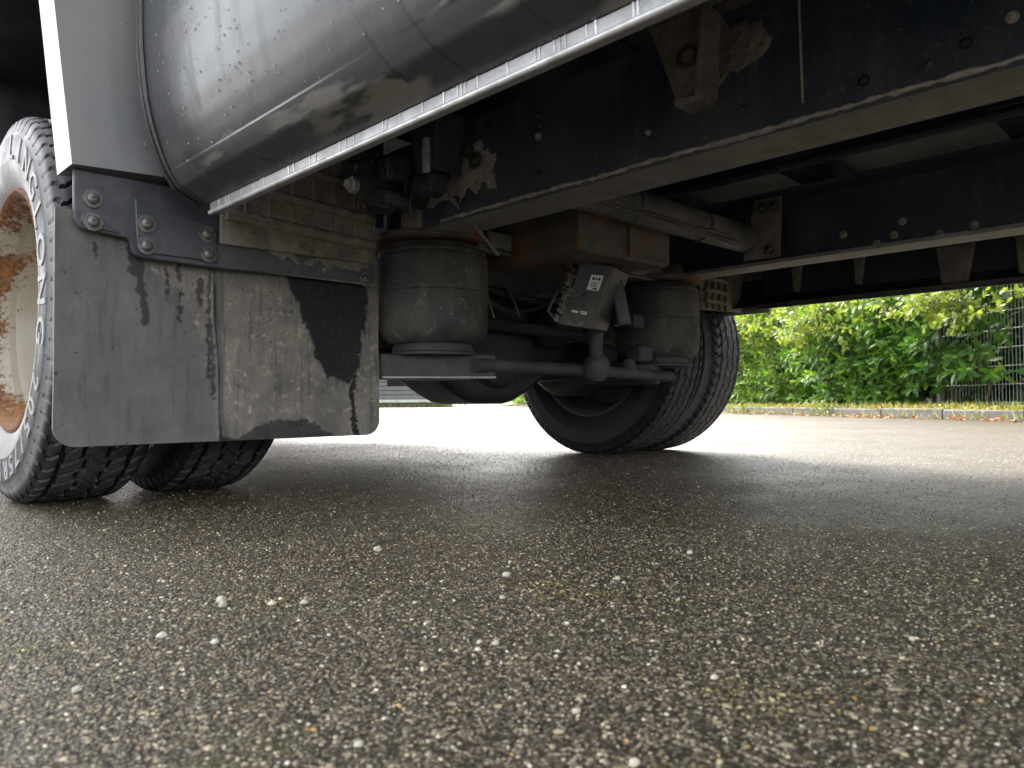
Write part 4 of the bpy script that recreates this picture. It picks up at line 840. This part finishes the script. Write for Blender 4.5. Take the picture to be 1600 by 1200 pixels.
# ================================================================== LOOSE STONES ON THE ASPHALT
def chips(n, c0, knee, fall, reach, rmin, rmax, seed):
    # scattered all round a point on the ground, thinning out with distance from it
    g = np.random.default_rng(seed); d = reach * g.random(n * 14); d = d[g.random(len(d)) < d / knee * np.minimum(1, knee / np.maximum(d, 1e-6)) ** fall][:n]; n = len(d)
    an = g.random(n) * 2 * PI; P = np.stack([c0[0] + d * np.cos(an), c0[1] + d * np.sin(an), np.zeros(n)], 1)
    rr = rmin + (rmax - rmin) * g.random(n) ** 2.2
    base = np.array([(1, 0, 0), (0, 1, 0), (-1, 0, 0), (0, -1, 0), (.45, .4, .62), (-.4, .45, .55), (-.4, -.45, .6), (.42, -.42, .5)], float)
    V = base[None] * (1 + .32 * g.standard_normal((n, 8, 3))) * rr[:, None, None]
    V[:, :, 2] *= .5 + .5 * g.random(n)[:, None]
    an = g.random(n) * 6.283; ca_, sa_ = np.cos(an)[:, None], np.sin(an)[:, None]
    V = np.stack([V[:, :, 0] * ca_ - V[:, :, 1] * sa_, V[:, :, 0] * sa_ + V[:, :, 1] * ca_, V[:, :, 2]], -1)
    V[:, :4, 2] = -.0008; V[:, 4:, 2] = np.maximum(V[:, 4:, 2], .0006); V += P[:, None, :]
    f = np.array([(0, 1, 5, 4), (1, 2, 6, 5), (2, 3, 7, 6), (3, 0, 4, 7), (4, 5, 6, 7)])
    F = (np.arange(n)[:, None, None] * 8 + f[None]).reshape(-1, 4)
    me = bpy.data.meshes.new('stone_chips'); me.vertices.add(n * 8); me.vertices.foreach_set('co', V.ravel()); me.loops.add(F.size); me.loops.foreach_set('vertex_index', F.ravel().astype(np.int32))
    me.polygons.add(len(F)); me.polygons.foreach_set('loop_start', np.arange(0, F.size, 4, dtype=np.int32)); me.update(calc_edges=True); me.validate()
    pal = np.array([(.062, .052, .035), (.122, .1, .065), (.2, .163, .106), (.34, .285, .19), (.52, .45, .32), (.6, .56, .48), (.38, .24, .08), (.2, .11, .06), (.15, .16, .14)])
    ci = g.choice(9, n, p=[.27, .26, .19, .14, .07, .025, .015, .01, .02]); c = pal[ci] * (.8 + .4 * g.random((n, 1)))
    mo = sstep(fbm(P[:, 0] * 9, P[:, 1] * 9, 140), .45, 1.0)[:, None] * .5; c = c * (1 - mo) + c * np.array([(1.0, 1.02, .38)]) * mo
    at = me.color_attributes.new('chip_colour', 'FLOAT_COLOR', 'POINT'); at.data.foreach_set('color', np.repeat(np.concatenate([c, np.ones((n, 1))], 1), 8, 0).astype(np.float32).ravel())
    me.materials.append(m_chip); o = bpy.data.objects.new('stone_chips', me); COL.objects.link(o); return o
tag(chips(128000, (.36, .42), .55, 3.1, 3.6, .0007, .0023, 5), 'fine pale stone chips set in the wet asphalt', kind='stuff')
tag(chips(60000, (1.3, 1.4), 1.6, 2.4, 6.0, .0012, .003, 6), 'coarser stone chips glinting in the asphalt under and beyond the truck', kind='stuff')

random.seed(91)
pebbles = [(.553, .806, .0065, 'squarish white pebble, loose on the asphalt below the middle of the mudflap'), (.306, .707, .006, 'larger white pebble of the pale cluster left of the middle of the asphalt'), (.3, .691, .0045, 'small pale pebble touching the larger white pebble'), (.335, .661, .0042, 'round white pebble right of the pale pebble cluster'),
           (.568, .585, .0048, 'chunky beige pebble on the asphalt straight below the axle joint'), (.501, .521, .0034, 'small cream pebble just nearer than the chunky beige pebble'), (.358, .643, .004, 'yellowish flat pebble between the pale cluster and the centre'), (.226, .635, .0042, 'pale pebble at the far left of the near asphalt'), (.249, .588, .0036, 'pale pebble below the pale cluster, near the left'),
           (.348, .298, .003, 'cream pebble close to the camera, below the centre'), (.637, .198, .0032, 'white pebble near the right edge of the near asphalt'), (.64, .488, .0036, 'tan pebble in the shaded asphalt right of the centre'), (.809, .505, .005, 'flat pale pebble in the shade under the chassis rail'), (.456, .267, .003, 'bright pebble on the near asphalt at lower right'),
           (.319, .234, .0036, 'white pebble at the bottom edge, nearest to the camera'), (.402, .426, .0034, 'pale pebble of a close pair at the centre of the asphalt'), (.395, .437, .003, 'duller pebble of the close pair at the centre of the asphalt'), (.231, .355, .003, 'cream pebble near the bottom, left of the centre'), (.144, .556, .0036, 'orange-yellow pebble at the left edge of the near asphalt')]
for x, y, rr, lab in pebbles:
    b = MB(); n_ = 7
    rings = [(-.3, .8), (.0, 1.0), (.4, .8), (.62, .4)]
    for h, k_ in rings: b.v += [(x + rr * k_ * math.cos(2 * PI * i / n_) * random.uniform(.72, 1.25), y + rr * k_ * math.sin(2 * PI * i / n_) * random.uniform(.6, 1.0), rr * (h + .25) * random.uniform(.9, 1.1)) for i in range(n_)]
    b.f = [(j * n_ + i, j * n_ + (i + 1) % n_, (j + 1) * n_ + (i + 1) % n_, (j + 1) * n_ + i) for j in range(3) for i in range(n_)] + [tuple(range(3 * n_, 4 * n_))]; b.m = [0] * len(b.f)
    tag(obj('pebble', b, m_peb, flat=True), lab, 'pebble', 'loose pebbles on the near asphalt')
